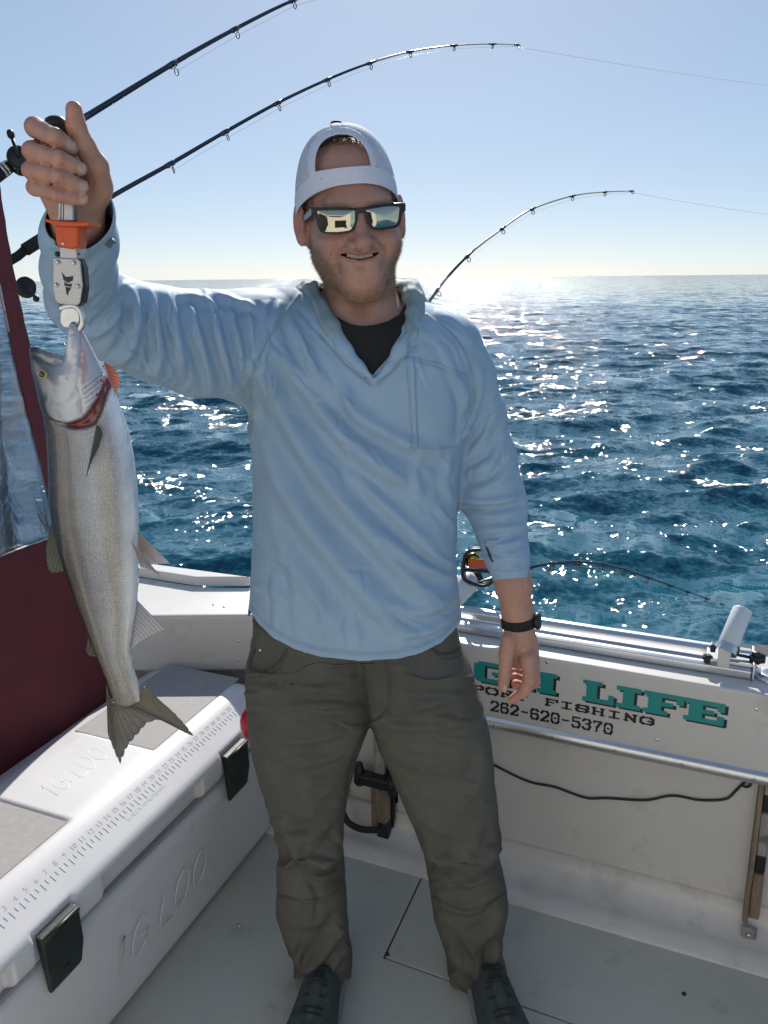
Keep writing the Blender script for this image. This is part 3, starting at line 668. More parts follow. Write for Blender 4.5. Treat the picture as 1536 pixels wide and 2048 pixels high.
# ================================================================== canvas curtain at the left
ct = thing('side_curtain', 'maroon canvas side curtain with a cloudy clear vinyl window', 'curtain', (-.86, 1.85, .3))
CB = np.array([-.785, 2.03]); CDv = np.array([-.375, -.927])
def CT(s, z):
    x, y = CB+CDv*s; wob = .010*math.sin(s*9+z*3)+.006*math.sin(z*7+s*4)
    return np.array([x-.084*(z-.46)-.012*math.sin((z-.4)*2.2)+wob*.93, y-wob*.37, z])
def sheet(name, sfun, zr, mat, ns=40, nz=60, th=.002, smax_=1.25, amp=0):
    V = []
    for i in range(nz+1):
        for j in range(ns+1):
            z = zr[0]+(zr[1]-zr[0])*i/nz; s = sfun(z)+(smax_-sfun(z))*j/ns
            p = CT(s, z)
            if amp: k = amp*(math.sin(s*38+z*5)*math.exp(-((s-.12)/.12)**2)+.8*math.sin(z*13+s*9)+.6*math.sin(s*21-z*8)); p = p+np.array([.93, -.37, 0])*k
            V.append(p)
    F = np.array([(i*(ns+1)+j, i*(ns+1)+j+1, (i+1)*(ns+1)+j+1, (i+1)*(ns+1)+j) for i in range(nz) for j in range(ns)])
    o = mesh_obj(name, np.array(V), F, mat, ct); solidify(o, th, 0); return o
m_v, t_, b_ = newmat('clear_vinyl')
tc = t_.nodes.new('ShaderNodeTexCoord'); mp = t_.nodes.new('ShaderNodeMapping'); mp.inputs['Scale'].default_value = (3, 3, 1); t_.links.new(tc.outputs['Object'], mp.inputs[0])
nz = t_.nodes.new('ShaderNodeTexNoise'); nz.inputs['Scale'].default_value = 3.2; nz.inputs['Detail'].default_value = 6; nz.inputs['Distortion'].default_value = 1.6; t_.links.new(mp.outputs[0], nz.inputs['Vector'])
bp = t_.nodes.new('ShaderNodeBump'); bp.inputs['Strength'].default_value = .2; bp.inputs['Distance'].default_value = .015; t_.links.new(nz.outputs[0], bp.inputs['Height'])
gl = t_.nodes.new('ShaderNodeBsdfGlossy'); gl.inputs['Roughness'].default_value = .12; t_.links.new(bp.outputs[0], gl.inputs['Normal'])
tr = t_.nodes.new('ShaderNodeBsdfTransparent'); tr.inputs[0].default_value = (.76, .83, .92, 1)
df = t_.nodes.new('ShaderNodeBsdfTranslucent'); df.inputs[0].default_value = (.55, .52, .50, 1)
dd = t_.nodes.new('ShaderNodeBsdfDiffuse'); dd.inputs[0].default_value = (.40, .40, .42, 1)
n5 = t_.nodes.new('ShaderNodeTexNoise'); n5.inputs['Scale'].default_value = 5.5; n5.inputs['Detail'].default_value = 5; n5.inputs['Distortion'].default_value = 2.2; t_.links.new(mp.outputs[0], n5.inputs['Vector'])
r5 = t_.nodes.new('ShaderNodeMapRange'); r5.inputs['From Min'].default_value = .54; r5.inputs['From Max'].default_value = .70; t_.links.new(n5.outputs[0], r5.inputs[0])
m5 = t_.nodes.new('ShaderNodeMix'); m5.data_type = 'RGBA'; m5.inputs[6].default_value = (.54, .56, .60, 1); m5.inputs[7].default_value = (.66, .42, .24, 1); t_.links.new(r5.outputs[0], m5.inputs[0]); t_.links.new(m5.outputs[2], df.inputs[0]); t_.links.new(m5.outputs[2], dd.inputs[0])  # orange patches paint a warm reflection into the vinyl colour
ad1 = t_.nodes.new('ShaderNodeMixShader'); ad1.inputs[0].default_value = .5; t_.links.new(df.outputs[0], ad1.inputs[1]); t_.links.new(dd.outputs[0], ad1.inputs[2])
rmp = t_.nodes.new('ShaderNodeMapRange'); rmp.inputs['From Min'].default_value = .42; rmp.inputs['From Max'].default_value = .72; rmp.inputs['To Min'].default_value = .20; rmp.inputs['To Max'].default_value = .62; t_.links.new(nz.outputs[0], rmp.inputs[0])
mx1 = t_.nodes.new('ShaderNodeMixShader'); t_.links.new(rmp.outputs[0], mx1.inputs[0]); t_.links.new(tr.outputs[0], mx1.inputs[1]); t_.links.new(ad1.outputs[0], mx1.inputs[2])
fr = t_.nodes.new('ShaderNodeFresnel'); fr.inputs[0].default_value = 1.5; t_.links.new(bp.outputs[0], fr.inputs['Normal'])
mx2 = t_.nodes.new('ShaderNodeMixShader'); t_.links.new(fr.outputs[0], mx2.inputs[0]); t_.links.new(mx1.outputs[0], mx2.inputs[1]); t_.links.new(gl.outputs[0], mx2.inputs[2])
t_.links.new(mx2.outputs[0], t_.nodes['Material Output'].inputs[0])
zwin = .915
vin = sheet('vinyl_window', lambda z: .050, (zwin+.004, 2.3), m_v, 60, 120, .0012, amp=.0035)
sheet('canvas_panel', lambda z: .0, (.22, zwin), M_maroon, 40, 40, .002, amp=.002)
mb = MB()
V = []; zz = np.linspace(zwin+.002, 2.3, 60)
for z in zz:
    for s, o_ in ((-.002, .004), (.052, .004), (.052, -.004), (-.002, -.004)):
        V.append(CT(s, z)+np.array([.93, -.37, 0])*(o_+.0012*math.sin(z*90)))
F = [(i*4+k, i*4+(k+1) % 4, (i+1)*4+(k+1) % 4, (i+1)*4+k) for i in range(59) for k in range(4)]
o = mesh_obj('edge_binding', np.array(V), F, M_bind, ct, smooth=False); bevel(o, .0015, 2)
pole = MB().tube([CT(.03, 2.2), CT(.03, 2.32)], .014, 12).obj('top_pole', M_alu, ct, smooth=True)
# ================================================================== cooler
Q0 = np.array([-.386, 1.78, 0]); CA = np.array([.375, .927, 0]); CA /= np.linalg.norm(CA); CBV = np.array([-CA[1], CA[0], 0])
def QW(a, b, z): return Q0+CA*a+CBV*b+ZU*z
def QP(u, v, b):
    p = hit(u, v, Q0+CBV*b, CBV)-Q0; return float(p@CA), float(p[2])
def QZ(u, v, z):
    p = hit(u, v, (0, 0, z), (0, 0, 1))-Q0; return float(p@CA), float(p@CBV)
ck = thing('cooler', 'large white marine cooler with black latches and inch ruler on its lid', 'cooler', QW(-.28, .23, 0))
aF, aN = .255, -.80; W_ = .455; ZL = .345; ZTOP = .475
l1a = QP(82, 1900, -.006)[0]; l1b = QP(158, 1850, -.006)[0]; l2a = QP(452, 1530, -.006)[0]; l2b = QP(492, 1500, -.006)[0]
bump1 = (QP(30, 1960, 0)[0], QP(212, 1800, 0)[0]); bump2 = (QP(408, 1590, 0)[0], aF)
NS = np.array([-.052, .094]); NS /= np.linalg.norm(NS)          # slope normal in (b, z)
SB0, SZ0 = .018, .428
def cool_sdf(P):
    q = P-Q0.astype(f4); a = q@CA.astype(f4); b = q@CBV.astype(f4); z = q[:, 2]
    L_ = np.stack([a, b, z], -1)
    tp = (ZL-z)*.055
    body = rbox(np.stack([a+np.where(a > (aF+aN)/2, tp, -tp)*.8, b+np.where(b > W_/2, tp, -tp), z], -1), ((aF+aN)/2, W_/2, .17), ((aF-aN)/2-.012, W_/2-.006, .17), .045)
    body = np.maximum(body, z-(ZL-.005))
    panel_ = np.maximum(np.abs(z-.150)-.105, np.maximum(np.abs(a-(aF+aN)/2)-.40, np.abs(b)-.02)); body = smax(body, -(panel_-.0)-0+.0, .01)*1 if False else body
    lid = rbox(L_, ((aF+aN)/2, W_/2, (ZL+ZTOP)/2), ((aF-aN)/2, W_/2, (ZTOP-ZL)/2), .03)
    for bb, sgn in ((b, 1), (W_-b, 1)):
        sl_ = (bb-SB0)*f4(NS[0])+(z-SZ0)*f4(NS[1]); lid = smax(lid, sl_, .018)
    for aa in (a-aN, aF-a):
        sl_ = (aa-.012)*f4(-.55)+(z-.44)*f4(.835); lid = smax(lid, sl_, .02)
    # front lip recess between the latch lugs, small pockets beside the latches
    for r0, r1, dp in ((bump1[1], bump2[0], .024), (l1a-.004, l1b+.004, .010), (l2a-.004, l2b+.004, .010), (aN-.1, bump1[0], .024)):
        rec = np.maximum(np.maximum(np.abs(a-(r0+r1)/2)-(r1-r0)/2, b-dp), np.maximum(ZL-.02-z, z-(.405 if dp > .012 else .418)))
        lid = smax(lid, -rec, .006)
    d = np.minimum(body, lid)
    # shallow tray recesses of the top pads
    for pa, pb in PADS:
        rec = np.maximum(np.maximum(np.abs(a-(pa[0]+pa[1])/2)-(pa[1]-pa[0])/2, np.abs(b-(pb[0]+pb[1])/2)-(pb[1]-pb[0])/2), .4695-z)
        d = smax(d, -rec, .004)
    # belt line moulded into the body
    belt = np.sqrt((z-.20+.0)**2+(b-.004)**2)
    return d
a1, b1 = QZ(155, 1645, ZTOP); a2, b2 = QZ(476, 1371, ZTOP); a3, b3 = QZ(128, 1450, ZTOP); a4, b4 = QZ(285, 1493, ZTOP)
bL = .118; bR = .36
PADS = [((aN+.05, a1), (bL, bR)), ((QZ(300, 1497, ZTOP)[0], aF-.03), (bL, bR))]
lo = np.array([-1.25, .9, -.02]); hi = np.array([-.15, 2.25, .5])
cV, cF = extract(cool_sdf, lo, hi, .0045)
body = mesh_obj('body', cV, cF, M_cool, ck)
for pa, pb in PADS:
    mb = MB(); mb.prism([QW(pa[0]+.002, pb[0]+.002, .4715), QW(pa[1]-.002, pb[0]+.002, .4715), QW(pa[1]-.002, pb[1]-.002, .4715), QW(pa[0]+.002, pb[1]-.002, .4715)], (0, 0, -.006)); bevel(mb.obj('lid_pad', M_cpad, ck), .0015, 2)
MB().box(QW((aF+aN)/2, W_/2, ZL-.002), ((aF-aN)/2-.022, W_/2-.014, .0045), [CA, CBV, ZU]).obj('gasket', pbr('gasket_grey', (.30, .30, .31), .7), ck)
for la, lb in ((l1a, l1b), (l2a, l2b)):
    mb = MB(); zt_ = .412; zm = .335; zb_ = .278
    prof = [(-.006, zt_), (-.013, zt_-.004), (-.015, zm), (-.011, zb_+.012), (-.004, zb_), (.004, zb_), (.006, zt_)]
    w1 = lb-la
    vs = [QW(a_, b__, z_) for a_ in (la, lb) for b__, z_ in prof]
    n = len(prof)
    for k, (b__, z_) in enumerate(prof):
        if z_ < zm: vs[k] = QW(la+w1*.10*(zm-z_)/(zm-zb_), b__, z_); vs[n+k] = QW(lb-w1*.10*(zm-z_)/(zm-zb_), b__, z_)
    mb.add(vs, [tuple(range(n-1, -1, -1)), tuple(range(n, 2*n))]+[(k, (k+1) % n, n+(k+1) % n, n+k) for k in range(n)])
    lt = mb.obj('latch', M_latch, ck); bevel(lt, .003, 3, 20)
    MB().lathe(QW((la+lb)/2, -.0142, .312), -CBV, [(0, .006), (.0012, .006), (.0016, .003)], 14).obj('rivet', M_black, lt, smooth=True)
    MB().tube([QW(la+.002, -.012, zt_-.006), QW(lb-.002, -.012, zt_-.006)], .005, 8).obj('hinge_pin', M_black, lt, smooth=True)
# embossed ruler
def text_geo(s, size, ext):
    cu = bpy.data.curves.new('t', 'FONT'); cu.body = s; cu.size = size; cu.extrude = ext; cu.align_x = 'CENTER'; cu.resolution_u = 3; cu.offset = -.0002
    o = bpy.data.objects.new('t', cu); COL.objects.link(o); dg = bpy.context.evaluated_depsgraph_get(); me = bpy.data.meshes.new_from_object(o.evaluated_get(dg))
    V = np.array([v.co[:] for v in me.vertices]); F = [tuple(p.vertices) for p in me.polygons]
    bpy.data.objects.remove(o); bpy.data.curves.remove(cu); bpy.data.meshes.remove(me); return V, F
SLB = CBV*NS[1]-ZU*NS[0]; SLN = CBV*NS[0]+ZU*NS[1]                 # up the slope, out of the slope
s0_ = QW(0, SB0, SZ0)
def slope_pt(a, e, n=0.): return Q0+CA*a+(s0_-Q0)+SLB*e+SLN*n
def on_slope(V, a, e, n): return np.array([slope_pt(a+x, e+y, n+z) for x, y, z in V])
an10 = hit(146, 1693, s0_, SLN)-Q0; an20 = hit(303, 1555, s0_, SLN)-Q0
A10, A20 = float(an10@CA), float(an20@CA); E10 = float((an10-(s0_-Q0))@SLB); E20 = float((an20-(s0_-Q0))@SLB); inch = (A20-A10)/10; EN = (E10+E20)/2
for k in range(2, 39):
    a = A10+(k-10)*inch
    if a > aF-.035: break
    V, F = text_geo(str(k), .0165, .0007); mesh_obj('numeral', on_slope(V, a, EN-.006, -.0002), F, M_cool, ck, smooth=False)
mb = MB()
for k in range(6, 38*4):
    a = A10+(k/4-10)*inch
    if a > aF-.04: break
    L2 = .016 if k % 4 == 0 else .010 if k % 2 == 0 else 0
    if L2: mb.box(slope_pt(a, EN-.012-L2/2, .0002), (.0010, L2/2, .0006), [CA, SLB, SLN])
tk = mb.obj('ruler_ticks', M_cool, ck); tk['kind'] = 'stuff'
V, F = text_geo('SCALE IS APPROXIMATE', .0125, .0005); sc_a = hit(293, 1604, s0_, SLN)-Q0
mesh_obj('scale_text', on_slope(V, float(sc_a@CA), EN-.012-.016-.012, -.0002), F, M_cool, ck, smooth=False)
# maker's word: raised outline letters on lid and front
def word(cells, org, X, Y, N_, r, ext):
    for pls in cells:
        mb = MB()
        for pl in pls: mb.tube([org+X*x+Y*y+N_*.0 for x, y in pl], r, 6)
        o = mb.obj('letter', M_cool, ck, smooth=True)
def oval(cx, cy, rx, ry, a0=0, a1=360, sh=.25, n=22): return [(cx+rx*math.cos(math.radians(q))+sh*(ry*math.sin(math.radians(q))), cy+ry*math.sin(math.radians(q))) for q in np.linspace(a0, a1, n)]
def iglo(wd, h):
    s = .25; g_ = wd/5.1
    I = [[(.04*g_+s*h, h*.80), (.25*g_+s*h, h), (.25*g_, 0)]]
    G = [oval(g_*1.25, h*.5, g_*.38, h*.5, 50, 330), [(g_*1.25, h*.45), (g_*1.62, h*.45), (g_*1.55, h*.12)]]
    L = [[(g_*2.15+s*h, h), (g_*2.10, h*.06), (g_*2.20, 0), (g_*2.72, 0)]]
    O1 = [oval(g_*3.35, h*.5, g_*.36, h*.5)]; O2 = [oval(g_*4.35, h*.5, g_*.36, h*.5)]
    return [I, G, L, O1, O2]
aI, bI = QZ(68, 1592, ZTOP); aO, bO = QZ(200, 1510, ZTOP)
word(iglo(aO-aI+.02, .062), QW(aI+.01, (bI+bO)/2-.035, ZTOP-.0012), CA, CBV, ZU, .0017, 0)
aI, zI = QP(222, 1880, .004); aO, zO = QP(408, 1668, .004)
word(iglo(aO-aI+.03, .085), QW(aI, .0085, .135), CA, ZU+CBV*-.05, -CBV, .0016, 0)
# ================================================================== fishing rods
def rod(label, pts, guides, r0, r1, tip_from, line_to=None, butt=None, reel=None, loc=None, wrapc=None):
    """pts: (u, v, y) photo stations along the blank"""
    P = smooth_path([PY(u, v, y) for u, v, y in pts], 14); L_ = np.r_[0, np.cumsum(np.linalg.norm(np.diff(P, axis=0), axis=1))]; s = L_/L_[-1]
    o = thing('fishing_rod', label, 'fishing rod', P[0], 'fishing rods set out around the stern')
    rad = r0+(r1-r0)*s**.9
    k = int(np.searchsorted(s, tip_from))
    MB().tube(P[:k+1], rad[:k+1], 10).obj('blank', M_rod, o, smooth=True)
    if k < len(P)-2: MB().tube(P[k:], rad[k:], 8).obj('tip_section', M_rodtip, o, smooth=True)
    up = np.array([0, 0, 1.0]); lp = []
    for (u, v) in guides:
        uu, vv, _ = proj(P); i = int(np.argmin((uu-u)**2+(vv-v)**2)); i = min(max(i, 1), len(P)-2)
        t = P[i+1]-P[i-1]; t /= np.linalg.norm(t); dn = -up+t*np.dot(up, t); dn /= np.linalg.norm(dn)
        R_ = max(.0045, rad[i]*1.0+.003); c = P[i]+dn*(rad[i]+R_*1.35)
        mb = MB(); mb.torus(c, t+dn*.25, R_, .0013, 16, 6)
        for sg in (-1, 1): mb.tube([P[i]+t*sg*R_*1.8+dn*rad[i]*.8, c+t*0-dn*R_*.8], .0010, 5)
        g_ = mb.obj('guide', M_black, o, smooth=True)
        j0, j1 = max(i-3, 0), min(i+3, len(P)-1)
        e = .016; a, b_ = P[i]-t*e, P[i]+t*e
        MB().tube([a, P[i], b_], [rad[i]+.0005, rad[i]+.0012, rad[i]+.0005], 10).obj('thread_wrap', M_wrap, g_, smooth=True)
        lp.append(c)
    te = P[-1]; tt = (P[-1]-P[-3]); tt /= np.linalg.norm(tt)
    MB().torus(te+np.array([0, 0, -.004]), (tt+np.array([0, .6, 0])), .0045, .0014, 14, 6).obj('tip_ring', M_wrap, o, smooth=True)
    MB().tube([te-tt*.02, te], [r1+.0012, r1+.0016], 8).obj('tip_wrap', M_wrap, o, smooth=True)
    lp.append(te+np.array([0, 0, -.004]))
    if line_to is not None:
        a = te+np.array([0, 0, -.006]); b_ = np.asarray(line_to, float); q = [a+(b_-a)*x+np.array([0, 0, -.03*4*x*(1-x)*np.linalg.norm(b_-a)*.15]) for x in np.linspace(0, 1, 24)]
        MB().tube(q, .00042, 4).obj('line', M_line, o, smooth=True)
    if len(lp) > 1: MB().tube(lp, .00035, 4).obj('line', M_line, o, smooth=True)
    return o, P, rad
def reel(o, c, ax, sc_=1., hv=(0, -1, 0), side=(0, 0, 1)):
    """small conventional reel: ax = spool axis"""
    ax = np.asarray(ax, float)/np.linalg.norm(ax); c = np.asarray(c, float)
    rb = MB()
    for sg in (-1, 1): rb._lathe(c+ax*sg*.024*sc_, ax*sg, [(0, .024*sc_), (.004*sc_, .027*sc_), (.010*sc_, .026*sc_), (.013*sc_, .018*sc_), (.014*sc_, .004*sc_)], 24)
    for q in range(4):
        n1 = np.cross(ax, [0.3, .2, 1]); n1 /= np.linalg.norm(n1); n2 = np.cross(ax, n1); d = n1*math.cos(q*1.57)+n2*math.sin(q*1.57)
        rb.tube([c+d*.024*sc_-ax*.026*sc_, c+d*.024*sc_+ax*.026*sc_], .003*sc_, 6)
    r_ = rb.obj('reel', M_black, o, smooth=True)
    MB()._lathe(c-ax*.022*sc_, ax, [(0, .014*sc_), (.044*sc_, .014*sc_)], 20).obj('spool', M_gold, r_, smooth=True)
    h = np.asarray(side, float); e = c+ax*.044*sc_
    MB().tube([c+ax*.036*sc_, e, e+h*.045*sc_], .004*sc_, 8).obj('handle', M_black, r_, smooth=True)
    MB().lathe(e+h*.047*sc_, ax, [(-.004*sc_, .006*sc_), (.004*sc_, .009*sc_), (.022*sc_, .008*sc_), (.028*sc_, .004*sc_)], 12).obj('handle_knob', M_black, r_, smooth=True)
    return r_
# rod 1, upper left, runs out of the top of the frame
o, P, rad = rod('dark fishing rod highest at the left, bending out of the top of the picture',
    [(168, 236, 2.24), (345, 128, 2.40), (470, 58, 2.55), (586, 1, 2.68), (700, -40, 2.80), (830, -62, 2.92)], [(345, 130), (470, 59), (586, 2)], .0082, .0022, .72, None)
P0 = [PY(u, v, y) for u, v, y in ((-60, 392, 2.02), (0, 345, 2.08), (60, 303, 2.13), (168, 236, 2.24))]
MB().tube([P0[3], P0[2]+(P0[3]-P0[2])*.75, P0[2]+(P0[3]-P0[2])*.45], [.0085, .0105, .0105], 12).obj('hook_keeper', M_wood, o, smooth=True)
MB().tube([P0[2]+(P0[3]-P0[2])*.62, P0[2]+(P0[3]-P0[2])*.1], [.014, .015], 14).obj('foregrip', M_eva, o, smooth=True)
MB().tube([P0[2]+(P0[3]-P0[2])*.1, P0[1]+(P0[2]-P0[1])*.3], [.0125, .0125], 14).obj('reel_seat', M_steel, o, smooth=True)
MB().tube([P0[1]+(P0[2]-P0[1])*.32, P0[1], P0[0]], [.0155, .017, .017], 14).obj('rear_grip', M_eva, o, smooth=True)
for k in (.15, .05, .55): MB().tube([P0[1]+(P0[2]-P0[1])*k, P0[1]+(P0[2]-P0[1])*(k+.06)], .0172, 14).obj('seat_ring', M_alu, o, smooth=True)
reel(o, PY(40, 322, 2.09), (.3, -.9, .15), 1.0, side=(-.2, 0, .9))
# rod 2, long rod across the top
o, P, rad = rod('long dark fishing rod with pale bent tip crossing the sky above the cap',
    [(100, 468, 2.30), (225, 392, 2.36), (340, 328, 2.43), (450, 264, 2.50), (555, 206, 2.58), (655, 159, 2.66), (740, 126, 2.74), (820, 103.5, 2.82), (908, 91, 2.90), (985, 88, 2.97), (1038, 90, 3.02)],
    [(340, 329), (450, 265), (555, 207), (655, 160), (740, 127), (822, 104), (908, 92), (985, 89)], .0072, .0016, .66, PY(1640, 182, 4.6))
Pb = [PY(u, v, y) for u, v, y in ((-40, 556, 2.18), (36, 512, 2.24), (50, 500, 2.25), (100, 468, 2.30))]
MB().tube([Pb[3]+(P[6]-P[0])*.3, Pb[3], Pb[2]], [.0150, .0165, .0165], 14).obj('foregrip', M_eva, o, smooth=True)
MB().tube([Pb[2], Pb[1], Pb[0]], [.0120, .0120, .013], 14).obj('rear_grip', M_eva, o, smooth=True)
# rod 3 behind the shoulder
o, P, rad = rod('slim fishing rod bent over to the right behind the man\'s shoulder',
    [(690, 960, 2.12), (760, 770, 2.24), (858, 604, 2.40), (930, 517, 2.54), (1005, 457, 2.66), (1065, 418, 2.76), (1145, 392, 2.88), (1210, 384, 2.98), (1266, 382, 3.06)],
    [(875, 582), (935, 514), (1005, 457), (1068, 418), (1147, 392), (1212, 384)], .0062, .0015, .50, PY(1640, 440, 4.4))
# rod 4 low at the right, with its reel in a holder
o, P, rad = rod('fishing rod bent low over the water with black and orange reel',
    [(950, 1170, 2.13), (985, 1157, 2.15), (1055, 1136, 2.20), (1105, 1127, 2.26), (1158, 1124, 2.32), (1205, 1128, 2.38), (1250, 1139, 2.44), (1300, 1156, 2.50), (1350, 1174, 2.56), (1400, 1192, 2.62), (1446, 1209, 2.68)],
    [(1105, 1126), (1158, 1124), (1204, 1128), (1250, 1139), (1296, 1155), (1338, 1170), (1376, 1184), (1412, 1197)], .0062, .0014, .90, PY(1640, 1300, 3.1))
for g_ in [c for c in o.children if c.name.startswith('guide')]:
    pass
yr = 2.10
px = mpp(950, 1120, yr)
rc_ = PY(958, 1134, yr); X_ = np.array([1, -.15, .06]); X_ /= np.linalg.norm(X_); Z_ = np.array([0, .25, 1.0]); Z_ /= np.linalg.norm(Z_); Y_ = np.cross(Z_, X_)
mb = MB(); 
loop = [(-32, -14), (-29, 16), (-22, 31), (-8, 36), (20, 33), (30, 22), (32, -8), (26, -28), (8, -36), (-20, -28)]
fr_ = [rc_+X_*x*px+Z_*y*px for x, y in loop]
for off in (-.022, .022):
    q = fr_+[fr_[0], fr_[1]]; mb.tube(smooth_path([p+Y_*off for p in q], 4), .0050, 8)
for p in fr_[::3]: mb.tube([p-Y_*.022, p+Y_*.022], .004, 6)
mb.tube([rc_+X_*-30*px+Z_*-4*px-Y_*.022, rc_+X_*30*px+Z_*-8*px-Y_*.022], .005, 6)
re_ = mb.obj('reel', M_black, o, smooth=True)
MB().box(rc_+X_*4*px+Z_*9*px-Y_*.0262, (24*px, .004, 9*px), [X_, Y_, Z_]).obj('reel_stripe', M_orange, re_)
MB()._lathe(rc_+X_*-12*px+Z_*14*px-Y_*.018, Y_, [(0, 15*px), (.036, 15*px)], 22).obj('spool', M_gold, re_, smooth=True)
hd = thing('rod_holder', 'pale grey plastic rod holder tube behind the man\'s elbow', 'rod holder', PY(905, 1190, 2.08))
hp = [PY(880, 1225, 2.05), PY(905, 1196, 2.075), PY(928, 1172, 2.10), PY(943, 1158, 2.115), PY(948, 1154, 2.12)]
MB().tube(hp, [.026, .0315, .0325, .0265, .017], 24).obj('tube', M_holder, hd, smooth=True)
MB().tube([PY(944, 1158, 2.113), PY(958, 1149, 2.125)], [.017, .0165], 16).obj('collar', M_black, hd, smooth=True)
MB().tube([PY(880, 1225, 2.05), PY(860, 1300, 2.03)], .018, 12).obj('stem', M_black, hd, smooth=True)
# reel of the second rod, seen beside the curtain edge
reel(bpy.data.objects['fishing_rod.001'], PY(52, 575, 2.22), (.35, -.8, .1), .95, side=(.55, -.1, -.75))
# ================================================================== the man
man = thing('person', 'smiling person in light blue hooded shirt and white cap holding up a fish', 'person', (.03, 1.46, 0))
def slices(tab, yc, cap_top=None, cap_bot=None, p=2.4):
    """tab: (v, uL, uR, y centre, y radius) -> implicit stack of superelliptic slices along z"""
    Z = []; X = []; RX = []; YC = []; RY = []
    for v, a, b, y, ry in tab:
        L_, R_ = PY(a, v, y), PY(b, v, y); Z.append((L_[2]+R_[2])/2); X.append((L_[0]+R_[0])/2); RX.append((R_[0]-L_[0])/2); YC.append(y); RY.append(ry)
    o = np.argsort(Z); Z = np.array(Z)[o]
    # resample smoothly
    zz = np.linspace(Z[0], Z[-1], 160)
    def rs(A):
        y = np.interp(zz, Z, np.array(A)[o]); k = np.hanning(13); k /= k.sum()
        return np.convolve(np.r_[np.full(6, y[0]), y, np.full(6, y[-1])], k, 'valid')
    X, RX, YC, RY = map(rs, (X, RX, YC, RY))
    def f(P, off=0.):
        z = P[:, 2]; cx = np.interp(z, zz, X); rx = np.interp(z, zz, RX)+off; cy = np.interp(z, zz, YC); ry = np.interp(z, zz, RY)+off
        k = ((np.abs(P[:, 0]-cx)/rx)**p+(np.abs(P[:, 1]-cy)/ry)**p)**(1/p)
        d = (k-1)*np.minimum(rx, ry)
        d = np.maximum(d, np.maximum(z-zz[-1], zz[0]-z)) if cap_top is None else smax(d, np.maximum(z-zz[-1]-off, zz[0]-z), cap_top)
        return d.astype(f4)
    return f
YT = 1.47
torso_tab = [(578, 655, 790, 1.50, .062), (600, 618, 842, 1.495, .075), (622, 570, 893, 1.485, .088), (648, 538, 930, YT, .100), (680, 520, 945, YT, .110), (720, 507, 950, YT, .118), (780, 500, 945, YT, .124), (830, 499, 937, YT, .126), (880, 500, 927, YT, .127),
             (950, 503, 917, YT, .130), (1050, 506, 912, YT, .136), (1120, 505, 911, YT, .140), (1180, 502, 916, YT, .141), (1230, 497, 922, YT, .140), (1290, 493, 928, YT, .139), (1360, 492, 930, YT, .137)]
torso = slices(torso_tab, YT, .02)
def nodes(tab):                                  # (u, v, y, r px) -> points, radii in metres
    return [PY(u, v, y) for u, v, y, r in tab], [r*mpp(u, v, y) for u, v, y, r in tab]
sl_raise = nodes([(560, 668, 1.44, 92), (490, 692, 1.39, 106), (400, 688, 1.335, 101), (310, 668, 1.275, 92), (235, 640, 1.225, 82), (172, 598, 1.185, 72), (158, 545, 1.12, 68), (160, 480, 1.04, 69), (163, 425, .985, 66)])
sl_hang = nodes([(905, 690, 1.47, 56), (940, 750, 1.475, 47), (962, 830, 1.48, 46), (976, 920, 1.485, 54), (982, 985, 1.485, 60), (994, 1020, 1.475, 53), (1004, 1065, 1.46, 46), (1014, 1110, 1.44, 41), (1024, 1175, 1.42, 35)])
def arm_chain(P, nd, grow=0., k=.02): return chain(P, nd[0], [r+grow for r in nd[1]], k)
SHLO = np.array([-.62, .88, .80]); SHHI = np.array([.36, 1.68, 1.80])
def shirt_sdf(P):
    d = torso(P)
    d = smin(d, arm_chain(P, sl_hang), .022)
    return smin(d, arm_chain(P, sl_raise), .05)
# ------------------------------------------------------------------ shirt
V, F = extract(shirt_sdf, SHLO, SHHI, .0026)
V = relax(V, F, 3)
u, v, _ = proj(V)
hem = [(470, 1175), (497, 1218), (520, 1250), (550, 1276), (590, 1298), (640, 1313), (720, 1322), (790, 1318), (840, 1306), (880, 1287), (905, 1265), (922, 1243), (950, 1200)]
hx = np.interp(u, [h[0] for h in hem], [h[1] for h in hem])
front = (vnormals(V, F)@FWD) < .35
zh = np.interp(V[:, 0], [-.28, -.15, 0, .12, .25], [.935, .90, .885, .895, .925])
side_n = V[:, 1] < YT-.0
g_hem = np.where(V[:, 1] < YT, (hx-v)*.0009*np.clip((YT-V[:, 1])/.03, 0, 1)+(V[:, 2]-.905)*(1-np.clip((YT-V[:, 1])/.03, 0, 1)), V[:, 2]-.905)
hand_side = (V[:, 0] > PY(935, 1100, 1.45)[0])
arm_only = (arm_chain(V.astype(f4), sl_hang) < .012) & (torso(V.astype(f4)) > .006) & (u > 930)
g_hem = np.where(arm_only, 1, g_hem)
# cuffs
c1, c2 = PY(102, 452, .99), PY(226, 397, .99)
wn = np.array(sl_raise[0][-1])-np.array(sl_raise[0][-3]); wn /= np.linalg.norm(wn)
ed = c2-c1; ed /= np.linalg.norm(ed); nrm = wn-ed*np.dot(wn, ed); nrm /= np.linalg.norm(nrm)
g_c1 = np.where((V[:, 1] < 1.12) & (V[:, 0] < -.2), -(V-c1)@nrm, 1)
k1, k2 = PY(989, 1161, 1.42), PY(1059, 1154, 1.42)
hn = np.array(sl_hang[0][-1])-np.array(sl_hang[0][-3]); hn /= np.linalg.norm(hn); ke = (k2-k1)/np.linalg.norm(k2-k1); kn = hn-ke*np.dot(hn, ke); kn /= np.linalg.norm(kn)
g_c2 = np.where((u > 930) & (V[:, 2] < 1.1), -(V-k1)@kn, 1)
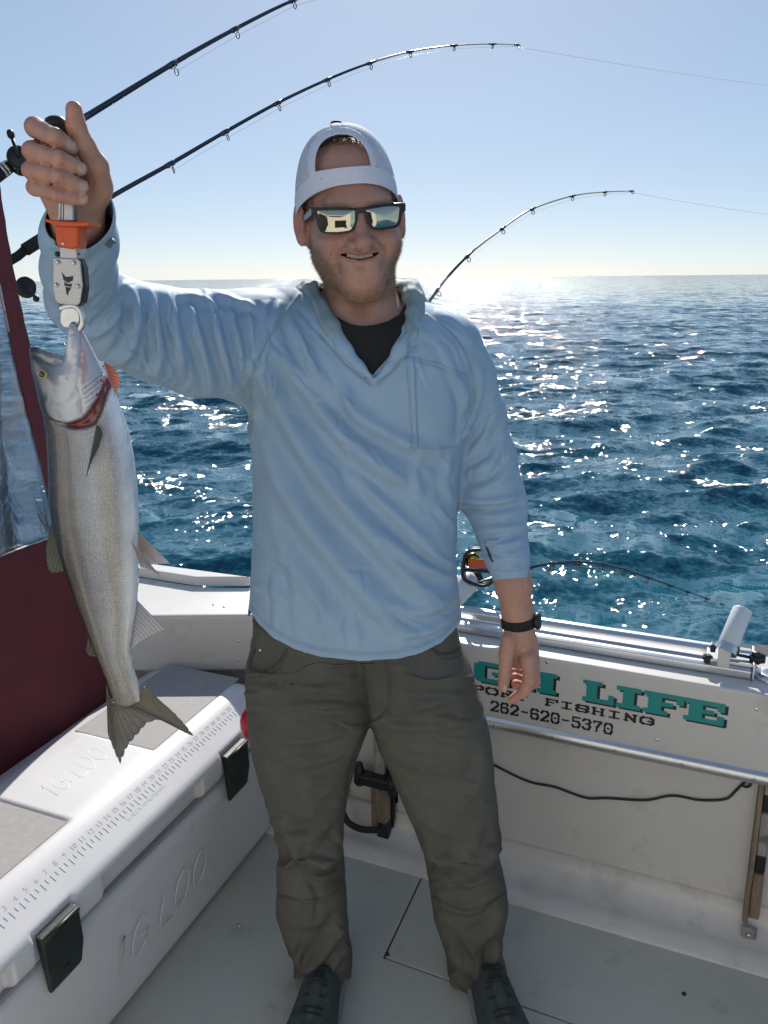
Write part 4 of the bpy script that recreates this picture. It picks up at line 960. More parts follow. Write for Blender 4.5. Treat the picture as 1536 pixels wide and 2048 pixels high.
# neck opening: V at the front, round hole above
VNECK = [(590, 560), (628, 586), (652, 640), (690, 700), (745, 752), (790, 700), (812, 640), (824, 590), (850, 540)]
g_n = np.where(V[:, 1] < 1.50, -polysd(u, v, VNECK)*.0009, 1)
nc_ = PY(722, 590, 1.50)
g_n = np.minimum(g_n, np.maximum(np.hypot(V[:, 0]-nc_[0], V[:, 1]-nc_[1])-.078, nc_[2]-.03-V[:, 2]))
gg = np.minimum.reduce([g_hem, g_c1, g_c2, g_n])
V, F = clip(V, F, gg)
SHIRT_FOLDS = [
    # long diagonal drapes across the chest and belly
    ([(520, 720), (590, 870), (680, 1000), (790, 1120), (880, 1230)], 22, .010, .7), ([(560, 690), (650, 830), (740, 920), (850, 990)], 20, .009, .7), ([(510, 840), (570, 980), (660, 1110), (750, 1210), (820, 1290)], 24, .009, .7),
    ([(640, 740), (720, 830), (820, 890), (900, 905)], 16, .007, .7), ([(700, 940), (790, 1030), (880, 1110)], 14, .0055, .7), ([(520, 960), (560, 1080), (620, 1180), (680, 1270)], 18, .005, .6),
    ([(760, 1060), (840, 1130), (912, 1160)], 11, .0045, .7), ([(770, 1200), (840, 1225), (915, 1190)], 12, .005, .7), ([(800, 1270), (860, 1262), (912, 1225)], 9, .004, .7), ([(840, 1090), (885, 1120), (914, 1130)], 8, .0035, .7),
    ([(580, 1130), (590, 1210), (600, 1290)], 9, .0022, .5), ([(640, 1180), (645, 1240), (640, 1305)], 8, .0020, .5), ([(545, 1140), (550, 1200), (552, 1265)], 8, .0022, .5), ([(700, 1200), (712, 1260), (716, 1315)], 9, .0018, .5),
    ([(505, 1060), (530, 1100), (575, 1130)], 8, .0025, .6), ([(500, 1170), (540, 1180), (590, 1215)], 8, .0025, .6), ([(590, 650), (625, 740), (660, 800)], 12, .0045, .6), ([(690, 760), (700, 820), (740, 870)], 10, .003, .5),
    ([(850, 900), (830, 940), (840, 1000)], 10, .003, .5), ([(905, 900), (890, 960), (905, 1010)], 8, .003, .5), ([(870, 1010), (895, 1040), (912, 1050)], 7, .003, .6),
    # hanging sleeve
    ([(925, 760), (930, 830), (922, 890)], 9, .005, .7), ([(960, 720), (955, 800), (925, 880)], 9, .006, .7), ([(990, 790), (975, 860), (930, 920)], 9, .006, .7), ([(1012, 860), (985, 920), (928, 955)], 9, .0055, .7), ([(1030, 920), (1000, 960), (940, 985)], 9, .006, .7),
    ([(916, 998), (960, 1004), (1005, 1003), (1046, 990)], 8, .0085, 1.0), ([(935, 1030), (990, 1033), (1048, 1018)], 6, .0035, .8), ([(950, 1060), (1000, 1062), (1052, 1050)], 7, .0045, .8), ([(958, 1085), (1005, 1092), (1056, 1078)], 6, .0035, .8), ([(975, 1120), (1015, 1125), (1056, 1115)], 6, .0022, .6), ([(1042, 950), (1052, 1000), (1054, 1050)], 6, .003, .5),
    # raised sleeve
    ([(262, 570), (272, 640), (258, 700), (220, 735)], 11, .010, .9), ([(300, 575), (312, 650), (318, 720), (300, 760)], 10, .008, .8), ([(335, 580), (352, 670), (370, 760)], 10, .0075, .8), ([(372, 585), (392, 660), (415, 740), (425, 800)], 9, .0065, .8), ([(410, 585), (435, 670), (460, 760), (468, 808)], 10, .0075, .8),
    ([(452, 590), (476, 680), (488, 760)], 9, .0065, .8), ([(490, 598), (505, 670), (505, 740)], 8, .0055, .8), ([(530, 600), (528, 660), (512, 720)], 8, .005, .8), ([(560, 600), (546, 640), (536, 680)], 7, .005, .8),
    ([(250, 560), (238, 620), (200, 660), (150, 668)], 12, .008, .9), ([(236, 535), (225, 590), (180, 640), (132, 652)], 9, .0055, .8), ([(232, 500), (205, 560), (150, 610), (108, 622)], 9, .005, .8), ([(230, 462), (205, 520), (150, 570), (98, 588)], 8, .0045, .8), ([(225, 440), (190, 490), (140, 530), (94, 545)], 8, .004, .7), ([(215, 430), (170, 462), (120, 480)], 7, .003, .6),
    ([(420, 582), (460, 600), (520, 618)], 7, .005, .8), ([(350, 590), (400, 596), (450, 625)], 7, .0045, .8), ([(230, 720), (300, 745), (380, 790)], 9, .0045, .7), ([(470, 780), (490, 830), (500, 880)], 8, .004, .6), ([(500, 720), (530, 790), (545, 860)], 12, .004, .6),
    ([(575, 620), (600, 690), (640, 745)], 9, .004, .7), ([(870, 620), (915, 650), (950, 700)], 10, .004, .6), ([(880, 680), (905, 740), (925, 800)], 9, .0035, .6)]
FINE = (gen((515, 1120, 720, 1300), 80, 14, 26, 90, 5.5, .0011, 1)+gen((720, 1080, 905, 1290), 25, 25, 20, 90, 6, .0010, 2)+gen((520, 720, 700, 1000), 55, 10, 14, 130, 7, .0012, 3)+gen((690, 800, 900, 1080), 40, 12, 12, 120, 7, .0011, 4)
        +gen((930, 760, 1030, 960), 115, 12, 26, 80, 4, .0019, 5)+gen((930, 990, 1050, 1140), 175, 8, 22, 70, 4, .0018, 6)+gen((260, 590, 480, 780), 78, 14, 46, 90, 5, .0020, 7)+gen((110, 440, 230, 650), 140, 14, 30, 90, 4.5, .0016, 8)+gen((480, 610, 560, 800), 95, 14, 18, 80, 4, .0022, 9)
        +gen((560, 640, 640, 760), 60, 12, 10, 80, 5, .0020, 10)+gen((830, 640, 930, 740), 50, 16, 10, 70, 5, .0018, 11))
N = vnormals(V, F); V = folds(V, N, FINE)
N = vnormals(V, F); V = folds(V, N, [(a, b, c*(1.7 if i < 22 else 1.1), d) for i, (a, b, c, d) in enumerate(SHIRT_FOLDS)]); V = relax(V, F, 1, .4)
N = vnormals(V, F)
V = V+N*(noise3(V, 38, 3)*.0012+noise3(V, 95, 4)*.0005)[:, None]
u, v, _ = proj(V); fr = sstep(.1, .45, -(N@FWD)); disp = np.zeros(len(V))
POCKET = [(812, 714), (830, 716), (880, 728), (934, 752), (938, 800), (930, 850), (914, 893), (870, 896), (822, 895)]
sd = polysd(u, v, POCKET); disp += fr*.0030*sstep(-1.5, 2.0, sd)-fr*.0016*np.exp(-((sd-6)/1.8)**2)+fr*.0045*sstep(4, 50, sd)*sstep(760, 880, v)
ZIP = [(812, 714), (828, 714), (834, 892), (822, 894)]
sd = polysd(u, v, ZIP); disp += fr*.0022*sstep(-1, 1.5, sd)
for pl, wd, am in (([(598, 590), (560, 640), (525, 690), (505, 745), (498, 800)], 3.2, .0026), ([(852, 630), (900, 668), (930, 715), (948, 770), (952, 805)], 3.2, .0026), ([(748, 752), (795, 705), (830, 690)], 2.6, -.0024), ([(742, 768), (690, 726), (640, 668)], 2.6, -.0024), ([(757, 770), (800, 726), (836, 690)], 2.6, -.0012),
                   ([(815, 716), (870, 732), (925, 760)], 2.2, -.0009), ([(988, 1060), (998, 1110), (1003, 1160)], 2, .0008), ([(100, 500), (150, 487), (226, 432)], 2.5, -.0012), ([(987, 1140), (1030, 1142), (1060, 1134)], 2.2, -.0008), ([(228, 440), (224, 480), (230, 540)], 2, .0008)):
    d, s_, r_ = linesd(u, v, smooth_path(np.array(pl, float), 4)); disp += fr*am*np.exp(-(d/wd)**2)
hx = np.interp(u, [h[0] for h in hem], [h[1] for h in hem])
disp += fr*np.where(v > 1150, -.0020*np.exp(-((hx-v-13)/2.2)**2)-.0012*np.exp(-((hx-v-17)/1.8)**2)+.0012*sstep(13, 9, hx-v)*(hx-v > -5), 0)*(u < 930)
V = V+N*disp[:, None]
base = np.array([.318, .447, .582]); grn = np.array([.27, .36, .37])
col = np.tile(base, (len(V), 1))
gus = np.clip(polysd(u, v, [(500, 752), (462, 800), (478, 830), (498, 884), (507, 860), (510, 800)])/4, 0, 1)*fr
col = col*(1-gus[:, None])+grn*gus[:, None]
for pl in ([(598, 590), (560, 640), (525, 690), (505, 745), (498, 800)], [(852, 630), (900, 668), (930, 715), (948, 770), (952, 805)]):
    d, s_, r_ = linesd(u, v, smooth_path(np.array(pl, float), 4)); k = np.exp(-(d/3.)**2)*fr*.6; col = col*(1-k[:, None])+grn*k[:, None]
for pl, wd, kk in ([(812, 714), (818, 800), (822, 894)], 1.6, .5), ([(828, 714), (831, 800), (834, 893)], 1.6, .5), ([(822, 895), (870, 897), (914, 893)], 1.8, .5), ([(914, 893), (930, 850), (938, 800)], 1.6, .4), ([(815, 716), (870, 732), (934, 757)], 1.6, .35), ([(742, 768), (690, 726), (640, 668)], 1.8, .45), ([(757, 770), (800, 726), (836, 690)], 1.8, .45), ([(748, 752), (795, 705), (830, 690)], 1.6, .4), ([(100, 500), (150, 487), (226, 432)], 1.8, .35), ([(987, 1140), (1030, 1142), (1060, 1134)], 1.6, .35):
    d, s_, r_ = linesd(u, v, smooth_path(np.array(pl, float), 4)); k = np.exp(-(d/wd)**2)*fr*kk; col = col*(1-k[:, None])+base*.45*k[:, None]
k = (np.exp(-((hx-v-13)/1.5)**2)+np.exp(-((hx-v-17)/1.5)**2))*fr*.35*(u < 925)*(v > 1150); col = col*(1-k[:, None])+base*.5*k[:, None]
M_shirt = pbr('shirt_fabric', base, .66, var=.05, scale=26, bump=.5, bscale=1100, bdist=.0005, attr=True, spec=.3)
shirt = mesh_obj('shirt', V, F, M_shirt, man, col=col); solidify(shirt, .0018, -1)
del N
# tiny white pocket tag, button
tg = PY(938, 830, 1.365)
def on_front(u_, v_, obj_V):
    uu, vv, dd = proj(obj_V); m = np.hypot(uu-u_, vv-v_); c = np.nonzero(m < 6)[0]
    if len(c) == 0: c = np.array([int(np.argmin(m))])
    return obj_V[c[np.argmin(dd[c])]]
q = [on_front(a, b, V)+np.array([0, -.0012, 0]) for a, b in ((937, 818), (942, 819), (941, 842), (936, 841))]
mb = MB(); mb.prism(q, (0, .0012, 0)); tagp = mb.obj('pocket_tag', pbr('white_tag', (.50, .56, .66), .6), man)
for k in range(2):
    c = q[0]+(q[3]-q[0])*(.22+.5*k)+(q[1]-q[0])*.5; MB().box(c+np.array([0, -.0006, 0]), (.0010, .0003, .0030)).obj('tag_print', M_ink, tagp)
bt = on_front(733, 756, V); MB().lathe(bt+np.array([0, .002, 0]), (0, -1, .1), [(0, .0055), (.0035, .0055), (.0045, .004)], 16).obj('button', pbr('brown_button', (.08, .05, .04), .4), man, smooth=True)
# thumb-hole slits of the hanging sleeve and the cuff tab of the raised one
sp = [on_front(a, b, V)+np.array([0, -.0012, 0]) for a, b in ((966, 1082), (969, 1098), (976, 1114), (983, 1126))]
MB().tube(smooth_path(sp, 4), [.0005]+[.0024]*11+[.0005] if len(smooth_path(sp, 4)) == 13 else .0016, 8, flat=.3).obj('thumb_slit', pbr('slit_dark', (.06, .05, .06), .7), man, smooth=True)
sp = [on_front(a, b, V)+np.array([.001, -.002, 0]) for a, b in ((214, 494), (221, 486), (228, 480))]
MB().tube(smooth_path(sp, 4), .0062, 8, flat=.3).obj('cuff_tab', pbr('tab_grey', (.12, .15, .20), .6), man, smooth=True)
# ------------------------------------------------------------------ pants
legL = slices([(1225, 500, 745, YT, .118), (1290, 496, 745, YT, .126), (1340, 493, 744, YT, .128), (1400, 495, 742, YT, .125), (1450, 498, 738, 1.468, .118), (1484, 502, 722, 1.465, .108), (1555, 523, 704, 1.462, .098), (1614, 539, 692, 1.458, .092), (1685, 555, 683, 1.455, .086),
               (1764, 555, 691, 1.46, .080), (1820, 552, 695, 1.468, .078), (1878, 574, 698, 1.475, .074), (1918, 582, 706, 1.475, .072), (1955, 590, 700, 1.475, .070), (1975, 592, 698, 1.475, .069)], YT)
legR = slices([(1225, 690, 918, YT, .118), (1290, 700, 930, YT, .126), (1340, 715, 942, YT, .128), (1400, 728, 960, YT, .125), (1450, 745, 976, 1.468, .118), (1484, 756, 982, 1.465, .110), (1524, 775, 987, 1.462, .104), (1602, 807, 994, 1.458, .096), (1654, 830, 997, 1.455, .090),
               (1721, 850, 1000, 1.455, .084), (1780, 861, 1014, 1.462, .080), (1831, 866, 1011, 1.468, .077), (1902, 893, 1001, 1.475, .073), (1953, 894, 1017, 1.475, .072), (1990, 912, 1011, 1.475, .070)], YT)
def pants_sdf(P): return smin(smin(legL(P), legR(P), .012), np.maximum(torso(P, -.006), np.maximum(f4(.86)-P[:, 2], P[:, 2]-f4(.96))), .02)
V, F = extract(pants_sdf, (-.34, 1.28, .0), (.36, 1.66, .95), .0032)
V = relax(V, F, 3)
PF = [([(556, 1676), (600, 1712), (650, 1722), (690, 1695)], 11, .010, 1.), ([(570, 1700), (612, 1745), (650, 1752), (692, 1720)], 10, .009, .9), ([(556, 1768), (600, 1796), (650, 1796), (692, 1765)], 8, .005, .8), ([(555, 1640), (590, 1690), (612, 1740)], 10, .006, .8), ([(686, 1650), (665, 1700), (618, 1742)], 10, .006, .8),
      ([(556, 1830), (600, 1850), (660, 1840)], 10, .004, .7), ([(700, 1830), (660, 1890), (612, 1950)], 12, .009, .8), ([(706, 1880), (672, 1920), (640, 1962)], 9, .006, .8), ([(578, 1880), (596, 1920), (610, 1958)], 9, .006, .8), ([(590, 1915), (612, 1938), (650, 1945)], 8, .005, .8),
      ([(846, 1690), (890, 1716), (950, 1722), (1000, 1690)], 13, .012, 1.), ([(858, 1740), (910, 1768), (960, 1760), (1004, 1728)], 10, .009, .9), ([(864, 1796), (915, 1822), (960, 1818), (1012, 1775)], 8, .005, .8), ([(995, 1650), (985, 1700), (955, 1745)], 10, .006, .8), ([(840, 1660), (870, 1710), (905, 1745)], 10, .006, .8),
      ([(1012, 1800), (985, 1860), (930, 1900)], 12, .006, .8), ([(895, 1900), (935, 1940), (985, 1990)], 12, .009, .8), ([(1000, 1880), (985, 1940), (1000, 1985)], 9, .007, .8), ([(892, 1935), (920, 1965), (950, 1985)], 8, .005, .8), ([(925, 1870), (955, 1920), (965, 1985)], 10, .006, .8),
      ([(736, 1440), (690, 1462), (600, 1480), (520, 1470)], 11, .005, .7), ([(732, 1412), (660, 1418), (560, 1405)], 11, .0045, .7), ([(722, 1480), (670, 1510), (600, 1530)], 12, .005, .7), ([(705, 1540), (660, 1560), (590, 1560)], 13, .004, .6), ([(745, 1440), (800, 1455), (900, 1450), (975, 1440)], 11, .005, .7),
      ([(748, 1412), (820, 1418), (940, 1385)], 12, .005, .7), ([(765, 1490), (830, 1530), (930, 1540)], 13, .004, .6), ([(800, 1345), (860, 1360), (935, 1345)], 10, .004, .7), ([(500, 1370), (580, 1385), (680, 1375)], 10, .0035, .6), ([(497, 1345), (570, 1352), (660, 1345)], 8, .0025, .6), ([(498, 1440), (540, 1500), (620, 1545)], 12, .004, .6),
      ([(970, 1470), (960, 1560), (900, 1640)], 14, .004, .6), ([(530, 1590), (590, 1620), (660, 1640)], 14, .004, .6), ([(690, 1600), (640, 1660), (570, 1690)], 12, .004, .7), ([(820, 1620), (880, 1660), (960, 1680)], 12, .004, .7)]
PFINE = (gen((500, 1350, 720, 1470), 178, 8, 34, 110, 4.5, .0022, 21)+gen((760, 1350, 960, 1470), 2, 8, 34, 110, 4.5, .0022, 22)+gen((530, 1480, 700, 1640), 170, 14, 26, 90, 5, .0018, 23)+gen((790, 1480, 985, 1640), 10, 14, 26, 90, 5, .0018, 24)
         +gen((560, 1660, 690, 1780), 178, 16, 18, 90, 7, .0026, 25)+gen((855, 1660, 1000, 1800), 2, 16, 18, 90, 7, .0026, 26)+gen((560, 1800, 700, 1960), 130, 22, 14, 110, 9, .0034, 27)+gen((880, 1810, 1010, 1990), 60, 24, 14, 110, 9, .0034, 28))
N = vnormals(V, F); V = folds(V, N, PFINE)
N = vnormals(V, F); V = folds(V, N, [(a, b, c*1.45, d) for a, b, c, d in PF]); V = relax(V, F, 1, .4)
N = vnormals(V, F); V = V+N*(noise3(V, 32, 8)*.0018+noise3(V, 80, 9)*.0008)[:, None]
u, v, _ = proj(V); fr = sstep(.1, .45, -(N@FWD)); disp = np.zeros(len(V))
for pl, wd, am in (([(724, 1320), (728, 1380), (738, 1444)], 3.0, -.0034), ([(772, 1320), (776, 1380), (770, 1420), (742, 1446)], 2.6, -.0024), ([(780, 1320), (784, 1384), (776, 1428)], 2.2, -.0018), ([(516, 1268), (504, 1312), (500, 1332), (530, 1340), (556, 1325), (572, 1300)], 4., -.0050), ([(866, 1296), (880, 1306), (905, 1305), (934, 1285)], 4., -.0050),
                   ([(576, 1304), (560, 1332), (532, 1350), (500, 1352)], 2.6, -.0022), ([(556, 1790), (610, 1800), (660, 1790), (694, 1765)], 2.6, -.0022), ([(862, 1790), (920, 1818), (970, 1812), (1014, 1782)], 3.0, -.0030), ([(590, 1940), (640, 1952), (702, 1944)], 2.5, .0012), ([(905, 1980), (960, 1985), (1012, 1975)], 2.5, .0012), ([(956, 1400), (985, 1500), (996, 1620), (1002, 1740)], 3.0, -.0026)):
    d, s_, r_ = linesd(u, v, smooth_path(np.array(pl, float), 4)); disp += fr*am*np.exp(-(d/wd)**2)
pk = [(516, 1262), (504, 1312), (500, 1334), (530, 1338), (556, 1323), (574, 1296), (560, 1270)]
disp -= fr*.006*sstep(0, 4, polysd(u, v, pk))
V = V+N*disp[:, None]
dt_ = torso(V.astype(f4)).astype(float)
V = V-N*(np.maximum(dt_+.0125, 0)*sstep(.80, .875, V[:, 2]))[:, None]
gp = np.where(v > 1900, np.minimum(np.where(u < 800, 1962-v+6*np.sin(u*.06), 1999-v+5*np.sin(u*.05)), 50), 50)*.001
gp = np.minimum(gp, V[:, 2]-.012); gp = np.minimum(gp, .935-V[:, 2])
V, F = clip(V, F, gp)
M_pants = pbr('pants_cotton', (.092, .089, .076), .85, var=.10, scale=14, bump=.45, bscale=900, bdist=.0006, spec=.2, dirt=((.05, .05, .045), 26, .70, .5))
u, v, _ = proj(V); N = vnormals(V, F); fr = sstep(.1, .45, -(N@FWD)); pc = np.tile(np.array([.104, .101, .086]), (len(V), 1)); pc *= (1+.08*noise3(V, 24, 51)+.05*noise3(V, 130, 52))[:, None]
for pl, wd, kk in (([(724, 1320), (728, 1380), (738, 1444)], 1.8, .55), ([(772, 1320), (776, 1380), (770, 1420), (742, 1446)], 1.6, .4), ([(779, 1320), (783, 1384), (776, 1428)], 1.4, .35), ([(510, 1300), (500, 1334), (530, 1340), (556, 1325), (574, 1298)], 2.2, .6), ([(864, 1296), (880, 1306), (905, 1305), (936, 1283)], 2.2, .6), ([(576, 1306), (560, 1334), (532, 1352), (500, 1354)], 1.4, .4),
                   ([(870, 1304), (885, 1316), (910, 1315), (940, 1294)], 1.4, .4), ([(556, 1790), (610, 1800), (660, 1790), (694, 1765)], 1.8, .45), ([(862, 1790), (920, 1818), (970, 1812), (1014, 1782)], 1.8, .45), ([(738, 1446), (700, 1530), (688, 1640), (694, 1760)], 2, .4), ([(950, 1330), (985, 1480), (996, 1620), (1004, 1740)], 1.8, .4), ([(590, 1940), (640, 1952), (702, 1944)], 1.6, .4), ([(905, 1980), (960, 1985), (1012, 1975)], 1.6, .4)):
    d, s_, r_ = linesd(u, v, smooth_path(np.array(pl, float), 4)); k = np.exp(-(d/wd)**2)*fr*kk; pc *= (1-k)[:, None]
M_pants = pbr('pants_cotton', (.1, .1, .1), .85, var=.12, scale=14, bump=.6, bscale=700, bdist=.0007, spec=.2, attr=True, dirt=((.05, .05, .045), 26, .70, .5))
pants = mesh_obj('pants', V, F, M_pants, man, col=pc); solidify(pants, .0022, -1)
rv = on_front(515, 1300, V); MB().lathe(rv+np.array([0, .001, 0]), (0, -1, .2), [(0, .003), (.002, .003), (.003, .0015)], 12).obj('rivet', M_steel, pants, smooth=True)
# ------------------------------------------------------------------ shoes
M_shoe = pbr('shoe_mesh', (.045, .060, .058), .85, var=.3, scale=60, bump=.6, bscale=500, bdist=.001)
M_sole = pbr('shoe_sole', (.20, .24, .24), .7, var=.1)
def shoe(heel, toe):
    h = np.array([heel[0], heel[1], 0]); t = np.array([toe[0], toe[1], 0]); d = (t-h)/np.linalg.norm(t-h); n = np.array([-d[1], d[0], 0]); L_ = np.linalg.norm(t-h)
    def loc(P): q = P-h.astype(f4); return np.stack([q@d.astype(f4), q@n.astype(f4), q[:, 2]], -1)
    def up(P):
        q = loc(P); a = q[:, 0]/L_
        wd = np.interp(a, [-.02, .05, .25, .5, .72, .9, 1.0, 1.04], [.012, .030, .038, .048, .058, .053, .036, .014]); ht = np.interp(a, [-.02, .05, .25, .38, .6, .8, .95, 1.04], [.06, .085, .105, .106, .084, .068, .056, .028])
        k = ((np.abs(q[:, 1])/wd)**2.8+(np.abs(q[:, 2]-.012)/(ht-.012))**2.6)**(1/2.7); e = (k-1)*wd
        return np.maximum(e, .022-q[:, 2]).astype(f4)
    def so_(P):
        q = loc(P); a = q[:, 0]/L_; wd = np.interp(a, [-.04, .03, .25, .5, .72, .92, 1.03, 1.06], [.014, .040, .046, .053, .062, .057, .038, .014])
        return smax(np.abs(q[:, 1])-wd, np.abs(q[:, 2]-.0145)-.0135, .008).astype(f4)
    lo_ = np.minimum(h, t)-.08; hi_ = np.maximum(h, t)+.08; lo_[2] = -.01; hi_[2] = .14
    V, F = extract(up, lo_, hi_, .0035); s_ = mesh_obj('shoe', V, F, M_shoe, man)
    V, F = extract(so_, lo_, hi_, .0035); mesh_obj('sole', V, F, M_sole, s_)
    for k in range(6):
        a = .36+.062*k; z_ = np.interp(a, [.25, .38, .6, .8], [.115, .108, .084, .068])+.0025
        pts = [h+d*(a*L_+.006*math.sin(k*2))+n*x+np.array([0, 0, z_-9*x*x]) for x in np.linspace(-.024, .024, 7)]
        MB().tube(pts, .0024, 6).obj('lace', M_rubber, s_, smooth=True)
    MB().tube([h+d*.38*L_+np.array([0, 0, .096]), h+d*.50*L_+np.array([0, 0, .085]), h+d*.68*L_+np.array([0, 0, .066])], [.016, .017, .012], 10, flat=1).obj('tongue', M_shoe, s_, smooth=True)
shoe((-.132, 1.500), (-.180, 1.205)); shoe((.208, 1.495), (.262, 1.195))
# ------------------------------------------------------------------ head frame
yaw, rol = math.radians(10), math.radians(4.0)
fwd_h = np.array([math.sin(yaw), -math.cos(yaw), .0]); xh = np.array([math.cos(yaw), math.sin(yaw), 0])
zh_ = np.array([0, 0, 1.0]); X1 = xh*math.cos(rol)+zh_*math.sin(rol); Z1 = zh_*math.cos(rol)-xh*math.sin(rol)
RH = np.stack([X1, -fwd_h, Z1])                   # rows: local x, y (back), z (up)
HO = PY(718, 437, 1.365)-RH.T@np.array([0, -.088, 0])
def toH(P): return (P-HO.astype(f4))@RH.T.astype(f4)
def frH(q): return HO+np.asarray(q, float)@RH
def HL(u, v, yl):                                 # pixel -> local (x, z) on the plane y = yl
    n = RH[1]; p = hit(u, v, HO+n*yl, n); l = RH@(p-HO); return float(l[0]), float(l[2])
def HP(u, v, yl): x, z = HL(u, v, yl); return np.array([x, yl, z])
mouth = [HP(680, 508, -.1), HP(697, 511, -.104), HP(720, 515.5, -.106), HP(743, 511, -.104), HP(759, 505, -.1)]
ulip = [HP(684, 505, -.096), HP(702, 506.5, -.1035), HP(719, 508.5, -.106), HP(738, 506, -.1035), HP(756, 502.5, -.096)]
llip = [HP(690, 515.5, -.094), HP(705, 521, -.1015), HP(721, 523, -.104), HP(738, 520, -.1015), HP(751, 513, -.094)]
def head_sdf(P):
    q = toH(P)
    d = ell(q, (0, .012, .042), (.0755, .098, .092))
    d = smin(d, ell(q, (0, -.022, -.022), (.0685, .076, .082)), .025)
    for s in (-1, 1):
        d = smin(d, cap(q, (s*.046, .004, -.058), (s*.015, -.072, -.104), .024, .021), .026)
        d = smin(d, sph(q, (s*.0395, -.070, -.039), .0275), .022)
        d = smin(d, ell(q, (s*.0565, -.034, -.036), (.016, .035, .030)), .02)
    d = smin(d, ell(q, (0, -.079, -.103), (.026, .021, .020)), .025)
    d = smin(d, cap(q, (-.04, -.080, .020), (.04, -.080, .020), .014), .02)
    d = smin(d, ell(q, (0, -.088, -.068), (.030, .020, .030)), .02)
    # eye sockets
    for s in (-1, 1): d = smax(d, -sph(q, (s*.032, -.104, -.002), .014), .015)
    # nose
    nose = cap(q, (0, -.088, .008), (0, -.110, -.036), .0085, .0125)
    nose = smin(nose, sph(q, (0, -.1165, -.0405), .0142), .007)
    for s in (-1, 1): nose = smin(nose, ell(q, (s*.0180, -.1005, -.0425), (.0106, .0140, .0098)), .005)
    d = smin(d, nose, .009)
    for s in (-1, 1): d = smax(d, -ell(q, (s*.0088, -.1095, -.0538), (.0056, .0075, .0048)), .002)
    # lips and open smile
    d = smin(d, chain(q, ulip, [.0020, .0034, .0036, .0034, .0020], .003), .006)
    d = smin(d, chain(q, llip, [.0022, .0040, .0046, .0040, .0022], .003), .006)
    q2 = q.copy(); q2[:, 1] = 0; m2 = [np.array([p[0], 0, p[2]]) for p in mouth]
    cav = np.maximum(chain(q2, m2, [.0009, .0030, .0036, .0030, .0009], .001), q[:, 1]+.080)
    d = smax(d, -cav, .0016)
    # ears
    for s in (-1, 1):
        e0 = np.array([s*.0835, .010, .005]); ca, sa = math.cos(.38), math.sin(.38)
        r = q-e0.astype(f4); w_ = r[:, 0]*s
        a = r[:, 0]*s*ca-r[:, 1]*sa; b = r[:, 0]*s*sa+r[:, 1]*ca
        E = np.stack([a, b+r[:, 2]*.18, r[:, 2]], -1)
        ear = ell(E, (.006, .0, .004), (.0070, .0175, .0315)); ear = smin(ear, ell(E, (.004, -.006, -.026), (.0065, .010, .012)), .008)
        ear = smax(ear, -ell(E, (.0125, -.004, .004), (.0070, .0115, .0215)), .004)
        ear = smin(ear, ell(E, (.006, -.002, .0), (.004, .006, .014)), .006)
        ear = smax(ear, -ell(E, (.013, -.007, -.004), (.0085, .0085, .0105)), .004)
        ear = smin(ear, cap(q, (s*.070, .012, .016), (s*.072, .004, -.030), .010, .008), .010)
        d = smin(d, ear, .009)
    return d
nk = [PY(716, 545, 1.465), PY(720, 600, 1.478), PY(722, 660, 1.485)]
def neck_sdf(P):
    d = chain(P, nk, [.060, .062, .070], .01)
    d = smin(d, ell(P, PY(722, 700, 1.485), (.17, .085, .07)), .05)
    for s in (-1, 1): d = smin(d, cap(P, PY(722+s*52, 560, 1.445), PY(722+s*12, 655, 1.40), .012, .011), .02)
    return d
# ------------------------------------------------------------------ hands (pixel stations with depth)
def nd(*t): return nodes(t)
FR = {'index': nd((100, 276, .985, 19), (70, 255, .938, 20), (112, 275, .911, 18), (142, 297, .922, 14.5)),
      'middle': nd((92, 306, .985, 18), (64, 302, .932, 19), (120, 318, .904, 16.5), (162, 338, .919, 13.5)),
      'ring': nd((90, 342, .985, 18), (62, 341, .932, 17.5), (118, 353, .904, 16), (165, 373, .919, 13)),
      'pinky': nd((96, 378, .985, 17), (70, 375, .938, 16.5), (116, 389, .909, 15), (164, 399, .921, 13))}
for k_, (P_, r_l) in list(FR.items()):               # bony joints, leaner in between
    m1 = P_[1]*.5+P_[2]*.5; m2 = P_[2]*.5+P_[3]*.5
    FR[k_] = ([P_[0], P_[1], m1, P_[2], m2, P_[3]], [r_l[0], r_l[1]*.97, (r_l[1]+r_l[2])*.465, r_l[2]*.97, (r_l[2]+r_l[3])*.47, r_l[3]*.96])
TH = nd((200, 372, .975, 26), (192, 332, .955, 23), (168, 290, .940, 20), (152, 252, .932, 18), (148, 219, .930, 16.5))
def rhand(P):
    k_ = mpp(140, 330, .98)
    d = ell(P, PY(128, 336, 1.000), (56*k_, .020, 72*k_))
    d = smin(d, cap(P, PY(190, 385, .985), PY(176, 345, .975), 32*k_, 26*k_), .015)
    d = smin(d, cap(P, PY(120, 395, .995), PY(98, 370, .990), 32*k_, 24*k_), .02)
    d = smin(d, cap(P, PY(158, 440, 1.0), PY(150, 400, .995), 47*k_, 44*k_), .02)
    d = smin(d, chain(P, TH[0], TH[1], .006), .008)
    fg = None
    for n_, f_ in FR.items():
        e = chain(P, f_[0], f_[1], .004)
        fg = e if fg is None else smin(fg, e, .0014)
    d = smin(d, fg, .0022)
    # web under the thumb, crease of the palm
    d = smax(d, -cap(P, PY(178, 336, .925), PY(196, 322, .918), .0016, .0010), .003)
    return d
